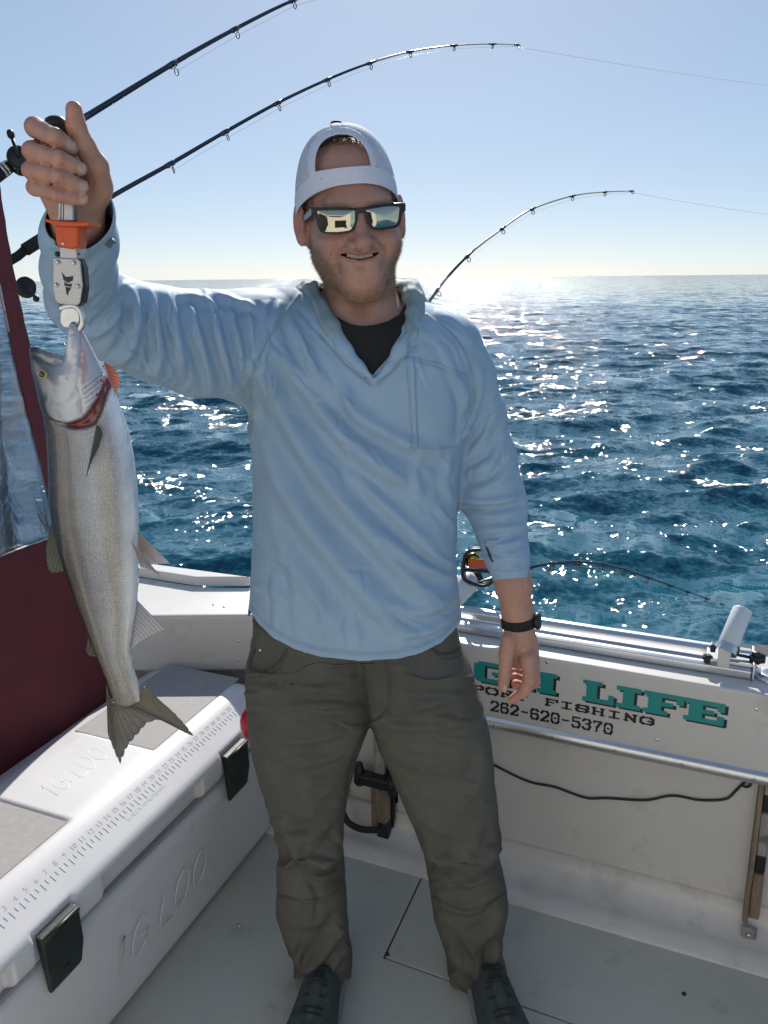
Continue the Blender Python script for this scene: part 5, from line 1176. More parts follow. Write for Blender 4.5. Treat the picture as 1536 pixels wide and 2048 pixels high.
FL = {'index': nd((1056, 1322, 1.398, 15), (1060, 1358, 1.384, 13.5), (1048, 1383, 1.386, 11.5), (1024, 1399, 1.394, 9)),
      'middle': nd((1064, 1322, 1.418, 15), (1068, 1362, 1.412, 12.5), (1054, 1376, 1.420, 10.5), (1032, 1368, 1.424, 9.5)),
      'ring': nd((1064, 1318, 1.440, 14), (1064, 1352, 1.445, 11.5), (1048, 1362, 1.450, 10), (1030, 1354, 1.448, 9)),
      'pinky': nd((1058, 1312, 1.458, 13), (1056, 1340, 1.468, 10), (1044, 1348, 1.470, 9), (1030, 1343, 1.466, 8))}
TL = nd((1018, 1280, 1.405, 17), (1012, 1310, 1.396, 14.5), (1010, 1350, 1.386, 12.5), (1006, 1374, 1.384, 10.5))
def lhand(P):
    k_ = mpp(1040, 1300, 1.42)
    d = cap(P, PY(1037, 1248, 1.428), PY(1040, 1272, 1.428), 28*k_, 30*k_)
    d = smin(d, ell(P, PY(1042, 1300, 1.428), (36*k_, .021, 42*k_)), .014)
    d = smin(d, cap(P, PY(1056, 1318, 1.402), PY(1064, 1318, 1.450), 15.5*k_, 15*k_), .012)
    fg = None
    for f_ in FL.values():
        e = chain(P, f_[0], f_[1], .004); fg = e if fg is None else smin(fg, e, .0013)
    d = smin(d, fg, .006)
    d = smin(d, chain(P, TL[0], TL[1], .005), .009)
    return d
fore_r = nd((560, 660, 1.44, 60), (400, 680, 1.335, 70), (240, 640, 1.225, 62), (175, 600, 1.19, 55), (158, 540, 1.115, 54), (158, 470, 1.035, 50), (158, 425, .995, 46))
fore_l = nd((905, 700, 1.47, 42), (955, 830, 1.48, 38), (982, 985, 1.485, 38), (1004, 1065, 1.462, 37), (1018, 1130, 1.44, 34), (1027, 1170, 1.43, 32.5), (1035, 1225, 1.428, 28), (1037, 1250, 1.428, 27.5))
B_R = (PY(40, 470, .95)-.02, PY(235, 190, 1.0)+.03); lo_R = np.minimum(*B_R); hi_R = np.maximum(*B_R); lo_R[1] = .87; hi_R[1] = 1.05
lo_L = PY(985, 1420, 1.42); hi_L = PY(1095, 1235, 1.42); lo_L[1] = 1.35; hi_L[1] = 1.50
hb_lo, hb_hi = HO-np.array([.14, .16, .17]), HO+np.array([.14, .16, .17])
def body_sdf(P):
    d = np.maximum(torso(P, -.022), .90-P[:, 2])
    d = np.maximum(d, P[:, 2]-PY(720, 672, 1.47)[2]) if False else smax(d, P[:, 2]-f4(nk[1][2]+.0), .03)
    d = smin(d, neck_sdf(P), .03)
    d = smin(d, arm_chain(P, fore_r, 0, .02), .02)
    d = smin(d, arm_chain(P, fore_l, 0, .02), .02)
    d = smin(d, inbox(P, hb_lo, hb_hi, head_sdf), .016)
    d = smin(d, inbox(P, lo_R, hi_R, rhand), .010)
    return smin(d, inbox(P, lo_L, hi_L, lhand), .010)
V, F = extract(body_sdf, (-.60, .86, .66), (.36, 1.68, 1.86), .0024)
V = relax(V, F, 1, .4)
# facial lines
N = vnormals(V, F)
FACE = [([(690, 486), (674, 494), (664, 510), (664, 528)], 5, -.0040, .5), ([(750, 482), (766, 487), (775, 500), (774, 518)], 5, -.0040, .5), ([(676, 506), (670, 511), (668, 520)], 3.5, -.0024, .3), ([(761, 503), (767, 508), (768, 516)], 3.5, -.0024, .3), ([(688, 474), (690, 484), (698, 490)], 3, -.0016, .2), ([(752, 472), (751, 482), (744, 488)], 3, -.0016, .2), ([(630, 478), (650, 486), (672, 484)], 6, .0018, .4), ([(766, 480), (784, 480), (798, 472)], 6, .0018, .4), ([(700, 533), (720, 537), (742, 532)], 5, -.0016, .3),
        ([(640, 560), (665, 580), (700, 594), (735, 597), (765, 585)], 4, -.0010, .3), ([(620, 470), (640, 480), (665, 478)], 5, .0012, .3)]
V = folds(V, N, FACE)
HANDF = [([(178, 322), (190, 330), (206, 332)], 3, -.0012, 0.), ([(138, 262), (152, 258), (166, 262)], 2.5, -.0008, 0), ([(188, 352), (182, 385), (176, 410)], 4, -.0010, 0), ([(1000, 1346), (1010, 1349), (1020, 1348)], 2, -.0006, 0), ([(1000, 1351), (1010, 1354), (1020, 1353)], 1.6, -.0005, 0)]
for k_ in range(3): HANDF.append(([(1034+9*k_, 1268), (1042+9*k_, 1295), (1050+8*k_, 1318)], 3, .0009, .5))
V = folds(V, vnormals(V, F), HANDF)
# skin colour: flush, stubble, lips, nails
u, v, _ = proj(V); q = toH(V.astype(f4)).astype(float); N = vnormals(V, F)
inhead = (np.abs(q[:, 0]) < .12) & (np.abs(q[:, 2]+.02) < .16) & (np.abs(q[:, 1]) < .16)
skin = np.array([.475, .275, .20]); flush_glow = np.array([.50, .20, .145]); beardc = np.array([.17, .118, .075]); lipc = np.array([.40, .16, .14])
col = np.tile(skin, (len(V), 1))
blo = .5+.5*noise3(V, 60, 21); col *= (1+.07*noise3(V, 150, 22)+.06*noise3(V, 420, 23))[:, None]
def mixc(k, c):
    global col
    k = np.clip(k, 0, 1)[:, None]; col = col*(1-k)+np.asarray(c)*k
mixc(.35*blo, flush_glow)
frh = inhead & (q[:, 1] < .05)
for c_, r_, k_ in (((0, -.115, -.04), .022, .55), ((.088, .012, .012), .03, .6), ((-.088, .012, .012), .03, .6), ((.043, -.08, -.035), .03, .45), ((-.043, -.08, -.035), .03, .45), ((0, -.09, .06), .05, .35), ((.08, .02, 0), .035, .7), ((-.08, .02, 0), .035, .7), ((0, -.09, -.105), .02, .3)):  # ear spots also paint in the red of backlit ears
    mixc(np.where(inhead, k_*np.exp(-((q-np.array(c_))**2).sum(1)/r_**2), 0), flush_glow)
BEARD = [(606, 452), (624, 470), (640, 494), (655, 512), (668, 532), (684, 552), (700, 570), (722, 578), (748, 566), (762, 546), (774, 522), (784, 496), (798, 470), (812, 450), (830, 520), (796, 585), (770, 608), (720, 620), (672, 608), (640, 580), (606, 530)]
MUST = [(668, 506), (676, 494), (696, 489), (718, 494), (742, 487), (762, 491), (772, 502), (758, 501), (738, 503), (718, 505), (700, 504), (682, 507), (672, 516)]
SOUL = [(706, 531), (720, 528), (734, 530), (728, 546), (714, 547)]; SIDE = [(668, 506), (682, 508), (688, 530), (690, 556), (676, 548)]; SIDE2 = [(774, 502), (760, 504), (752, 528), (756, 552), (768, 540)]
bm = np.zeros(len(V))
fz = frh & (N@FWD < .4)
for pl, k_, sft in ((BEARD, .80, 14), (MUST, .62, 6), (SOUL, .5, 6), (SIDE, .6, 9), (SIDE2, .6, 9)):
    bm = np.maximum(bm, np.where(fz, k_*sstep(-sft*.3, sft, polysd(u, v, pl)), 0))
bm *= np.where(V[:, 2] > HO[2]-.20, 1, 0)*sstep(-.175, -.135, q[:, 2]+0*u)
mixc(bm*.50*(.5+.8*np.clip(.5+noise3(V, 900, 77), 0, 1)), beardc)
lip = np.zeros(len(V))
for ln, w_ in ((ulip, 3.6), (llip, 4.6)):
    uu, vv, _ = proj(frH(np.array(ln))); d_, s_, r_ = linesd(u, v, np.stack([uu, vv], 1)); lip = np.maximum(lip, np.where(frh, np.exp(-(d_/w_)**2), 0))
mixc(lip*.75, lipc)
uu, vv, _ = proj(frH(np.array(mouth))); d_, s_, r_ = linesd(u, v, np.stack([uu, vv], 1)); mixc(np.where(frh & (q[:, 1] > -.096) & (q[:, 1] < -.06), np.exp(-(d_/4)**2), 0), (.10, .025, .02))
brow = np.zeros(len(V))
for pl in ([(650, 413), (668, 409), (696, 412)], [(738, 411), (762, 405), (788, 404)]):
    d_, s_, r_ = linesd(u, v, pl); brow = np.maximum(brow, np.where(frh, np.exp(-(d_/5)**2), 0))
mixc(brow*.6, beardc)
for (a, b) in ((143, 288), (164, 335), (168, 371), (168, 396)):
    mixc(np.where((V[:, 1] < .945) & (u < 260), .8*sstep(1.25, .85, np.hypot((u-a)/9, (v-b)/10)), 0), (.60, .40, .34))
hnd = (u < 240) & (v < 470) & (V[:, 1] < 1.05)
mixc(np.where(hnd & (v < 262) & (u > 125), .45, 0), flush_glow)
for t_ in ([FR[k][0][1] for k in FR]+[FR[k][0][3] for k in FR]+[FL[k][0][1] for k in FL]):
    mixc(.35*np.exp(-((V-np.array(t_))**2).sum(1)/.011**2), flush_glow)
mixc(np.where((u > 1015) & (u < 1036) & (v > 1340) & (v < 1400), .6, 0), flush_glow)
FING = [FR[k][0] for k in FR]
cre = np.zeros(len(V))
for p_ in FING:
    for i_, w_ in ((3, .0014), (1, .0016)):
        ax_f = (p_[i_+1]-p_[i_]); ax_f /= np.linalg.norm(ax_f)
        for o_ in (-.0022, .0, .0022):
            dd_ = np.abs((V-p_[i_])@ax_f-o_); nr_ = np.linalg.norm(V-p_[i_], axis=1)
            cre += np.exp(-(dd_/.00055)**2)*(nr_ < .016)
V = V-N*(.0006*np.clip(cre, 0, 1))[:, None]; mixc(.45*np.clip(cre, 0, 1), flush_glow*.55)
M_skin = pbr('skin', skin, .56, var=.07, scale=220, bump=.7, bscale=520, bdist=.0008, attr=True, sss=.08, spec=.4)
body_o = mesh_obj('body', V, F, M_skin, man, col=col)
M_nail = pbr('fingernail', (.58, .36, .30), .30, var=.04, coat=.2)
for (a, b, ru, rv, th_) in ((145, 292, 6.5, 9, .5), (165, 335, 7, 9.5, .35), (169, 371, 7, 9, .3), (168, 396, 7, 8, .2), (1010, 1376, 5, 8, 0)):
    du, dv = u-a, v-b; c_, s_ = math.cos(th_), math.sin(th_)
    sel = (((du*c_+dv*s_)/ru)**2+((-du*s_+dv*c_)/rv)**2 < 1) & ((V[:, 1] < .935) if u is not None and a < 300 else (V[:, 1] < 1.40)) & (N@FWD < .5)
    fs = F[sel[F].all(1)]
    if len(fs) > 4:
        nV, nF, nN = compact(V, fs, N); mesh_obj('fingernail', nV+nN*.0006, nF, M_nail, body_o)
HV, HN, HB = V, N, bm
# stubble hairs
def hairs(name, idx, ln, wd, mat, down=.6, jit=.5, seed=5):
    r = np.random.default_rng(seed); n = len(idx)
    t = r.random((n, 3)); base = V[idx]+(r.random((n, 3))-.5)*.0026; dirv = N[idx]+np.array([0, 0, -1.0])*down+r.normal(size=(n, 3))*jit
    dirv /= np.linalg.norm(dirv, axis=1)[:, None]; side = np.cross(dirv, r.normal(size=(n, 3))); side /= np.linalg.norm(side, axis=1)[:, None]+1e-9
    L_ = ln*(.6+.8*r.random((n, 1)))
    a = base-side*wd-N[idx]*.0006; b = base+side*wd-N[idx]*.0006; m1 = base+dirv*L_*.6-side*wd*.7; m2 = base+dirv*L_*.6+side*wd*.7; c = base+dirv*L_+np.array([0, 0, -1])*L_*.2
    W = np.stack([a, b, m2, m1, c], 1).reshape(-1, 3); k = np.arange(n)*5
    Fh = np.concatenate([np.stack([k, k+1, k+2], -1), np.stack([k, k+2, k+3], -1), np.stack([k+3, k+2, k+4], -1)])
    o = mesh_obj(name, W, Fh, mat, man); o['kind'] = 'stuff'; return o
r_ = np.random.default_rng(3)
M_hair = pbr('stubble_hair', (.22, .155, .09), .45, var=.4, scale=300)
pb = np.clip(bm, 0, 1)**1.3; pick = np.nonzero(r_.random(len(V)) < pb*.95)[0]; pick = np.concatenate([pick, pick])
hairs('stubble', pick, .0038, .00014, M_hair, .8, .45)
fa = np.nonzero((u > 985) & (u < 1075) & (v > 1150) & (v < 1262) & (r_.random(len(V)) < .10))[0]
if len(fa): hairs('arm_hair', fa, .007, .00007, pbr('arm_hair_mat', (.35, .24, .13), .4), 1.2, .35, 6)
# short hair under the cap and eyebrows
br = np.nonzero((brow > .45) & (r_.random(len(V)) < .8))[0]; hairs('eyebrows', br, .006, .00012, M_hair, -.1, .6, 7)
hl = np.nonzero(inhead & ((q[:, 2] > .112+.01*(np.abs(q[:, 0])/.05)) | ((np.abs(q[:, 0]) > .062) & (q[:, 1] > -.045) & (q[:, 2] > .004) & (q[:, 2] < .08) & (np.abs(q[:, 0]) < .079)) & (q[:, 1] < .01)) & (r_.random(len(V)) < .9))[0]
hairs('hair', hl, .007, .00016, pbr('hair_brown', (.060, .035, .020), .5, var=.4, scale=200), .3, .5, 8)
# teeth
tw_ = MB()
tx = np.linspace(694, 745, 9)
for i in range(8):
    a, b = tx[i]+.35, tx[i+1]-.35; um = (a+b)/2; vt = np.interp(um, [680, 697, 720, 743, 759], [507, 508.2, 511.0, 508, 504.5])-2; vb = np.interp(um, [690, 705, 720, 735, 750], [512.0, 516.0, 518.2, 515.5, 510.5]); dep = -.0965+1.9*((um-719.5)*.00081)**2*2
    p = [frH(HP(x_, y_, dep)) for x_, y_ in ((a, vt), (a, vb-.6), (a+.8, vb), (b-.8, vb), (b, vb-.6), (b, vt))]
    tw_.prism(p, RH[1]*.006)
te_ = tw_.obj('teeth', pbr('tooth_enamel', (.66, .58, .47), .25, var=.03, sss=.0), man); te_['kind'] = 'stuff'
# ------------------------------------------------------------------ undershirt
def tee_sdf(P): return smin(torso(P, -.0085), neck_sdf(P)-.003, .03)
tV, tF = extract(tee_sdf, (-.2, 1.28, 1.25), (.22, 1.66, 1.62), .004)
tu, tv, _ = proj(tV)
neckl = [(600, 540), (628, 566), (640, 590), (654, 614), (672, 634), (700, 649), (722, 653), (750, 651), (776, 644), (798, 630), (809, 612), (816, 590), (850, 540)]
gt = np.where(tV[:, 1] < 1.485, (tv-np.interp(tu, [a for a, b in neckl], [b for a, b in neckl]))*.0009, PY(720, 575, 1.5)[2]-tV[:, 2])
tV, tF = clip(tV, tF, np.minimum(gt, np.where(tV[:, 1] < 1.485, polysd(tu, tv, [(585, 530), (620, 600), (650, 680), (745, 790), (800, 700), (825, 620), (865, 530)])*.0009, 1)))
tee = mesh_obj('undershirt', tV, tF, pbr('black_tee', (.010, .010, .011), .85, bump=.3, bscale=900, bdist=.0005), man); solidify(tee, .0022, 1)
# ------------------------------------------------------------------ hood
M_hood = pbr('hood_knit', grn, .75, var=.06, scale=40, bump=.55, bscale=520, bdist=.0009)
Vs = shirt.data
hoodL = nd((748, 762, 1.345, 5), (718, 732, 1.352, 9), (690, 700, 1.362, 14), (662, 655, 1.385, 20), (638, 622, 1.42, 25), (622, 596, 1.455, 27), (620, 590, 1.50, 30), (650, 594, 1.56, 34), (720, 600, 1.60, 40))
hoodR = nd((752, 762, 1.345, 5), (776, 735, 1.352, 8), (800, 700, 1.362, 12), (818, 662, 1.385, 16), (826, 630, 1.42, 19), (826, 603, 1.455, 22), (818, 590, 1.50, 26), (790, 592, 1.56, 32), (720, 600, 1.60, 40))
hoodO = nd((600, 606, 1.44, 20), (580, 606, 1.49, 26), (640, 620, 1.58, 44), (720, 640, 1.61, 60), (800, 628, 1.58, 40), (845, 618, 1.50, 20))
def hood_sdf(P):
    d = smin(chain(P, hoodL[0], hoodL[1], .010), chain(P, hoodR[0], hoodR[1], .010), .004)
    d = smin(d, chain(P, hoodO[0], hoodO[1], .012), .012)
    band = np.abs(d+.004)-.0042
    d = smax(d, -(neck_sdf(P)-.008), .006)
    d = smax(d, torso(P, .016), .006)+0*band if False else d
    return d
hV, hF = extract(hood_sdf, (-.22, 1.30, 1.28), (.20, 1.74, 1.66), .0032)
hV = relax(hV, hF, 2)
hN = vnormals(hV, hF)
hV = folds(hV, hN, [([(628, 600), (640, 640), (668, 690)], 8, .005, .8), ([(600, 590), (612, 630), (640, 670)], 8, .005, .8), ([(585, 600), (600, 620), (618, 640)], 6, .004, .8), ([(822, 610), (818, 650), (800, 690)], 7, .004, .8), ([(845, 615), (842, 650), (820, 690)], 7, .004, .8), ([(608, 575), (625, 600), (632, 630)], 5, .004, .9)])
hN = vnormals(hV, hF); hV = hV+hN*(.0026*noise3(hV, 42, 61)+.0010*noise3(hV, 120, 62))[:, None]; hV = folds(hV, vnormals(hV, hF), gen((575, 570, 660, 690), 65, 18, 14, 70, 4, .0022, 63)+gen((795, 580, 850, 690), 115, 18, 12, 70, 4, .0022, 64)); hV = relax(hV, hF, 1, .4)
hu, hv, _ = proj(hV)
# facing of the placket is the blue shirt cloth, the hood itself the grey green knit
kb = sstep(655, 685, hv)
hc_ = np.array(grn)[None]*(1-kb[:, None])+base[None]*kb[:, None]
M_hood2 = pbr('hood_cloth', grn, .72, var=.05, scale=40, bump=.5, bscale=560, bdist=.0008, attr=True)
mesh_obj('hood', hV, hF, M_hood2, man, col=hc_)
# ------------------------------------------------------------------ cap
cap_o = MB()
CC = np.array([-.004, .012, .018]); CR = np.array([.0875, .106, .1375])
def cap_sdf(P):
    q = toH(P)-CC.astype(f4); z = np.maximum(q[:, 2], 0)
    k = ((q[:, 0]/CR[0])**2+(q[:, 1]/CR[1])**2)**.5
    rr_ = (k**2.35+(z/CR[2])**2.35)**(1/2.35)
    return ((rr_-1)*.09).astype(f4)
cV, cF = extract(cap_sdf, HO-np.array([.13, .15, .09]), HO+np.array([.13, .17, .19]), .0021)
cq = (cV-HO)@RH.T
XO = -.0165
edge = .022-.33*cq[:, 1]+.10*np.abs(cq[:, 0]+.01)*0
arch = np.where((cq[:, 1] < 0), 1-np.sqrt((np.abs(cq[:, 0]-XO)/.0435)**2.3+(np.maximum(cq[:, 2]-.076, 0)/.054)**2.3), -1)
arch = np.where(cq[:, 2] < .0755, np.minimum(arch, (cq[:, 2]-.0755)*20), arch)
cu, cv2, _ = proj(cV)
gcap = np.minimum(cq[:, 2]-edge, -arch*.04)
# panel split: trim and band are cloth, side panels mesh
border = np.minimum.reduce([(cq[:, 2]-edge)-.030, np.maximum(np.maximum(-arch*.045-.012, cq[:, 1]), -1), np.abs(cq[:, 0]-XO)-.0075])
sidep = np.minimum(border, .035-cq[:, 1])
cN = vnormals(cV, cF)
seam = np.zeros(len(cV))
for s in (-1, 1):
    seam += np.exp(-((np.abs(cq[:, 0]-XO)-.0075)/.0012)**2)*(cq[:, 2] > .125)*.5
seam += np.exp(-((cq[:, 2]-edge-.030)/.0012)**2)*.5+np.exp(-((-arch*.045-.012)/.0014)**2)*(cq[:, 1] < 0)*.5+np.exp(-((cq[:, 2]-edge-.003)/.001)**2)*.3
cV = cV+cN*(.0008*noise3(cV, 50, 31)-.0009*seam)[:, None]
M_cap = pbr('cap_cloth', (.70, .70, .76), .8, var=.04, scale=60, bump=.3, bscale=900, bdist=.0005)
m_cm, t_, b_ = newmat('cap_mesh'); b_.inputs['Base Color'].default_value = (.70, .70, .78, 1); b_.inputs['Roughness'].default_value = .8
tc = t_.nodes.new('ShaderNodeTexCoord'); mp = t_.nodes.new('ShaderNodeMapping'); mp.inputs['Scale'].default_value = (420, 420, 420); t_.links.new(tc.outputs['Object'], mp.inputs[0])
vo = t_.nodes.new('ShaderNodeTexVoronoi'); vo.feature = 'F1'; vo.inputs['Scale'].default_value = 1.0; vo.inputs['Randomness'].default_value = .12; t_.links.new(mp.outputs[0], vo.inputs['Vector'])
lt = t_.nodes.new('ShaderNodeMath'); lt.operation = 'LESS_THAN'; lt.inputs[1].default_value = .36; t_.links.new(vo.outputs['Distance'], lt.inputs[0])
trn = t_.nodes.new('ShaderNodeBsdfTransparent'); mxs = t_.nodes.new('ShaderNodeMixShader'); t_.links.new(lt.outputs[0], mxs.inputs[0]); t_.links.new(b_.outputs[0], mxs.inputs[1]); t_.links.new(trn.outputs[0], mxs.inputs[2]); t_.links.new(mxs.outputs[0], t_.nodes['Material Output'].inputs[0])
aV, aF_ = clip(cV, cF, np.minimum(gcap, -sidep)); capm = mesh_obj('cap', aV, aF_, M_cap, man); solidify(capm, .0016, 0)
aV, aF_ = clip(cV, cF, np.minimum(gcap, sidep)); o = mesh_obj('mesh_panel', aV, aF_, m_cm, capm)
# liner behind the mesh: sweat band
def on_cap(x, z, off=0.):                         # local point on the front half of the cap shell
    zz = max(z-CC[2], 0); r = (1-(zz/CR[2])**2.35)**(1/2.35); xx = (x-CC[0])/CR[0]
    y = -CR[1]*math.sqrt(max(r*r-xx*xx, 1e-4))+CC[1]; return frH(np.array([x, y, z])+np.array([0, -off, 0]))
zt0, zb0 = .0775, .0535
mb = MB(); Xs = np.linspace(XO-.047, XO+.049, 24); n = len(Xs); vs = []
for x in Xs:
    tlt = (x-XO)*.02
    for z_, o_ in ((zt0+tlt, .0006), (zb0-.002+tlt, .0006), (zb0-.002+tlt, -.0012), (zt0+tlt, -.0012)): vs.append(on_cap(x, z_, o_))
mb.add(vs, [(i*4+k, i*4+(k+1) % 4, (i+1)*4+(k+1) % 4, (i+1)*4+k) for i in range(n-1) for k in range(4)])
st = mb.obj('strap', pbr('strap_plastic', (.72, .72, .76), .4, var=.03), capm, smooth=False); bevel(st, .0006, 2)
MB().lathe(on_cap(XO-.036, .0640, .0004), -RH[1], [(0, .0012), (.0006, .0012)], 10).obj('strap_hole', M_black, st)
for k in range(4): MB().lathe(on_cap(XO+.012+.008*k, .0655, .0004), -RH[1], [(0, .0018), (.0008, .0014)], 10).obj('snap', pbr('snap', (.7, .7, .74), .4), st)
tp_ = frH(CC+np.array([-.006, 0, CR[2]-.0015])); MB().lathe(tp_, RH[2], [(-.002, .0105), (.003, .0105), (.006, .008), (.0072, .003)], 18).obj('cap_button', pbr('button_navy', (.012, .018, .035), .6), capm, smooth=True)
# small embroidered word above the opening
mb = MB()
pts = [on_cap(XO-.020+.040*t, .1325+.0022*math.sin(t*40)+.0016*math.sin(t*17), .0006) for t in np.linspace(0, 1, 70)]
mb.tube(pts, .0009, 5); mb.obj('embroidery', pbr('thread_white', (.8, .8, .82), .6), capm, smooth=True)
# brim at the back
vs = []; nb = 24
for i in range(nb+1):
    t = (i/nb-.5)*2
    for r_ in (0, .35, .7, 1):
        x = t*.072*(1-.10*r_); y = CC[1]+CR[1]*math.sqrt(max(0, 1-(x/CR[0])**2))*.99+r_*.068*(1-t*t)**.5; z = .022-.33*CR[1]*.9+.02-.020*r_-.016*t*t*(r_+.3)
        vs.append(frH((x, y, z)))
bo = mesh_obj('brim', np.array(vs), [(i*4+k, i*4+k+1, (i+1)*4+k+1, (i+1)*4+k) for i in range(nb) for k in range(3)], pbr('brim_navy', (.02, .025, .04), .8), capm); solidify(bo, .003, 0)
# ------------------------------------------------------------------ sunglasses
gl_o = thing('sunglasses', 'black framed sunglasses with gold mirrored lenses worn by the man', 'sunglasses', frH((0, -.1, 0)))
M_frame = pbr('frame_black', (.006, .006, .007), .28, var=.1)
m_lens, t_, b_ = newmat('mirror_lens'); b_.inputs['Base Color'].default_value = (.50, .46, .35, 1); b_.inputs['Metallic'].default_value = 1; b_.inputs['Roughness'].default_value = .015
YG = -.1035
def gy(x): return YG+1.5*x*x
def gp_(u_, v_, off=0.): x, z = HL(u_, v_, YG+.004); return frH((x, gy(x)-off, z))
Lo = [(624, 415), (668, 415), (712, 417), (714.5, 428), (713, 444), (708, 458), (699, 465), (677, 468), (650, 467.5), (640, 462), (635, 448), (631, 432), (625, 428)]
Li = [(635.5, 421), (670, 420.5), (706, 421), (709, 426), (709, 442), (705, 455), (697, 461.5), (675, 464.5), (652, 464), (643, 459.5), (639, 447), (636.5, 434), (635, 426)]
Ro = [(728.5, 415), (770, 407.5), (810, 405.5), (811, 420), (805.5, 427), (803, 440), (798.5, 450), (791, 455.5), (762, 459.5), (745, 458.5), (737, 450), (732, 438), (728.5, 426)]
Ri = [(733, 419.5), (772, 412.5), (797, 412), (801, 416), (800, 426), (798.5, 438), (795, 447.5), (788, 452), (762, 456), (748, 454.5), (741, 447), (736, 436), (733, 426)]
for Oq, Iq in ((Lo, Li), (Ro, Ri)):
    n = len(Oq); A = [np.array(p, float) for p in Oq]; B_ = [np.array(p, float) for p in Iq]
    def sm(lst): 
        out = []
        for i in range(n):
            p0, p1, p2, p3 = lst[i-1], lst[i], lst[(i+1) % n], lst[(i+2) % n]
            for k in range(4):
                t = k/4; out.append(.5*((2*p1)+(p2-p0)*t*.6+(-(.6*(p2-p0))*2-.6*(p3-p1)+6*(p2-p1))*t*t+(.6*(p2-p0)+.6*(p3-p1)-4*(p2-p1))*t**3))
        return out
    A, B_ = sm(A), sm(B_); m = len(A)
    vs = [gp_(*p, .0022) for p in A]+[gp_(*p, .0026) for p in B_]+[gp_(*p, -.002) for p in A]+[gp_(*p, -.002) for p in B_]
    f = []
    for i in range(m):
        j = (i+1) % m; f += [(i, m+i, m+j, j), (2*m+i, 2*m+j, 3*m+j, 3*m+i), (i, j, 2*m+j, 2*m+i), (m+i, 3*m+i, 3*m+j, m+j)]
    bevel(mesh_obj('rim', np.array(vs), f, M_frame, gl_o, smooth=False), .0007, 2)
    c = sum(B_)/m; vs = []
    for k in range(6):
        s = 1.03*(1-k/6); vs += [gp_(*(c+(p-c)*s), .0003+.0016*(1-s*s)) for p in B_]
    vs.append(gp_(*c, .0019)); f = [(k*m+i, (k+1)*m+i, (k+1)*m+(i+1) % m, k*m+(i+1) % m) for k in range(5) for i in range(m)]+[(5*m+i, len(vs)-1, 5*m+(i+1) % m) for i in range(m)]
    mesh_obj('lens', np.array(vs), f, m_lens, gl_o)
mb = MB(); mb.prism([gp_(*p, .0028) for p in ((710, 416), (720, 415.5), (731, 414.5), (731, 426), (720.5, 425), (711, 429))], RH[1]*.005); bevel(mb.obj('bridge', M_frame, gl_o), .0008, 2)
for s, (ua, va) in ((-1, (628, 421)), (1, (808, 413))):
    p0 = gp_(ua, va, -.002); l0 = RH@(p0-HO); l1 = np.array([s*.0795, -.035, .010]); l2 = np.array([s*.0815, .012, .012]); l3 = np.array([s*.079, .035, -.012])
    pth = smooth_path([l0, l1, l2, l3], 6)
    mb = MB()
    vs = []
    for i, p in enumerate(pth):
        hh = .0055-.0025*i/len(pth)
        for a, b in ((0, 1), (1, 1), (1, -1), (0, -1)): vs.append(frH(p+np.array([s*a*.0032, 0, b*hh])))
    nn = len(pth); mb.add(vs, [(i*4+k, i*4+(k+1) % 4, (i+1)*4+(k+1) % 4, (i+1)*4+k) for i in range(nn-1) for k in range(4)]+[(0, 1, 2, 3), tuple(range(4*nn-1, 4*nn-5, -1))])
    bevel(mb.obj('temple', M_frame, gl_o), .0006, 2)
# ------------------------------------------------------------------ watch
wt = thing('wrist_watch', 'black wrist watch with a woven band on the hanging left wrist', 'watch', PY(1037, 1240, 1.428))
ax_ = PY(1040, 1268, 1.428)-PY(1034, 1210, 1.428); ax_ /= np.linalg.norm(ax_)
c_ = PY(1037.5, 1241, 1.428); k_ = mpp(1037, 1240, 1.428)
xr = np.array([1, 0, 0])-ax_*ax_[0]; xr /= np.linalg.norm(xr); yr_ = np.cross(ax_, xr)
vs = []; hw = 10.5*k_
for q_ in np.linspace(0, 2*math.pi, 40, endpoint=False):
    for r_, h_ in ((33.5, -hw), (35, -hw*.85), (35, hw*.85), (33.5, hw)): vs.append(c_+(xr*math.cos(q_)*r_+yr_*math.sin(q_)*r_*.98)*k_+ax_*h_)
mb = MB().add(vs, [(i*4+k, i*4+k+1, ((i+1) % 40)*4+k+1, ((i+1) % 40)*4+k) for i in range(40) for k in range(3)])
o = mb.obj('band', pbr('watch_band', (.010, .010, .010), .8, bump=.4, bscale=500), wt, smooth=False); solidify(o, .0016, 1)
q_ = .35; dv = xr*math.cos(q_)+yr_*math.sin(q_)
MBc = MB(); MBc._lathe(c_+dv*32*k_, dv, [(0, 15*k_), (4*k_, 17.5*k_), (9*k_, 17.5*k_), (11*k_, 15.5*k_), (11.2*k_, 13*k_)], 28); MBc.obj('case', M_black, wt, smooth=True)
MB().box(c_-xr*33.5*k_-yr_*4*k_, (.0022, .010, hw*1.12), [xr, yr_, ax_]).obj('buckle', M_black, wt)
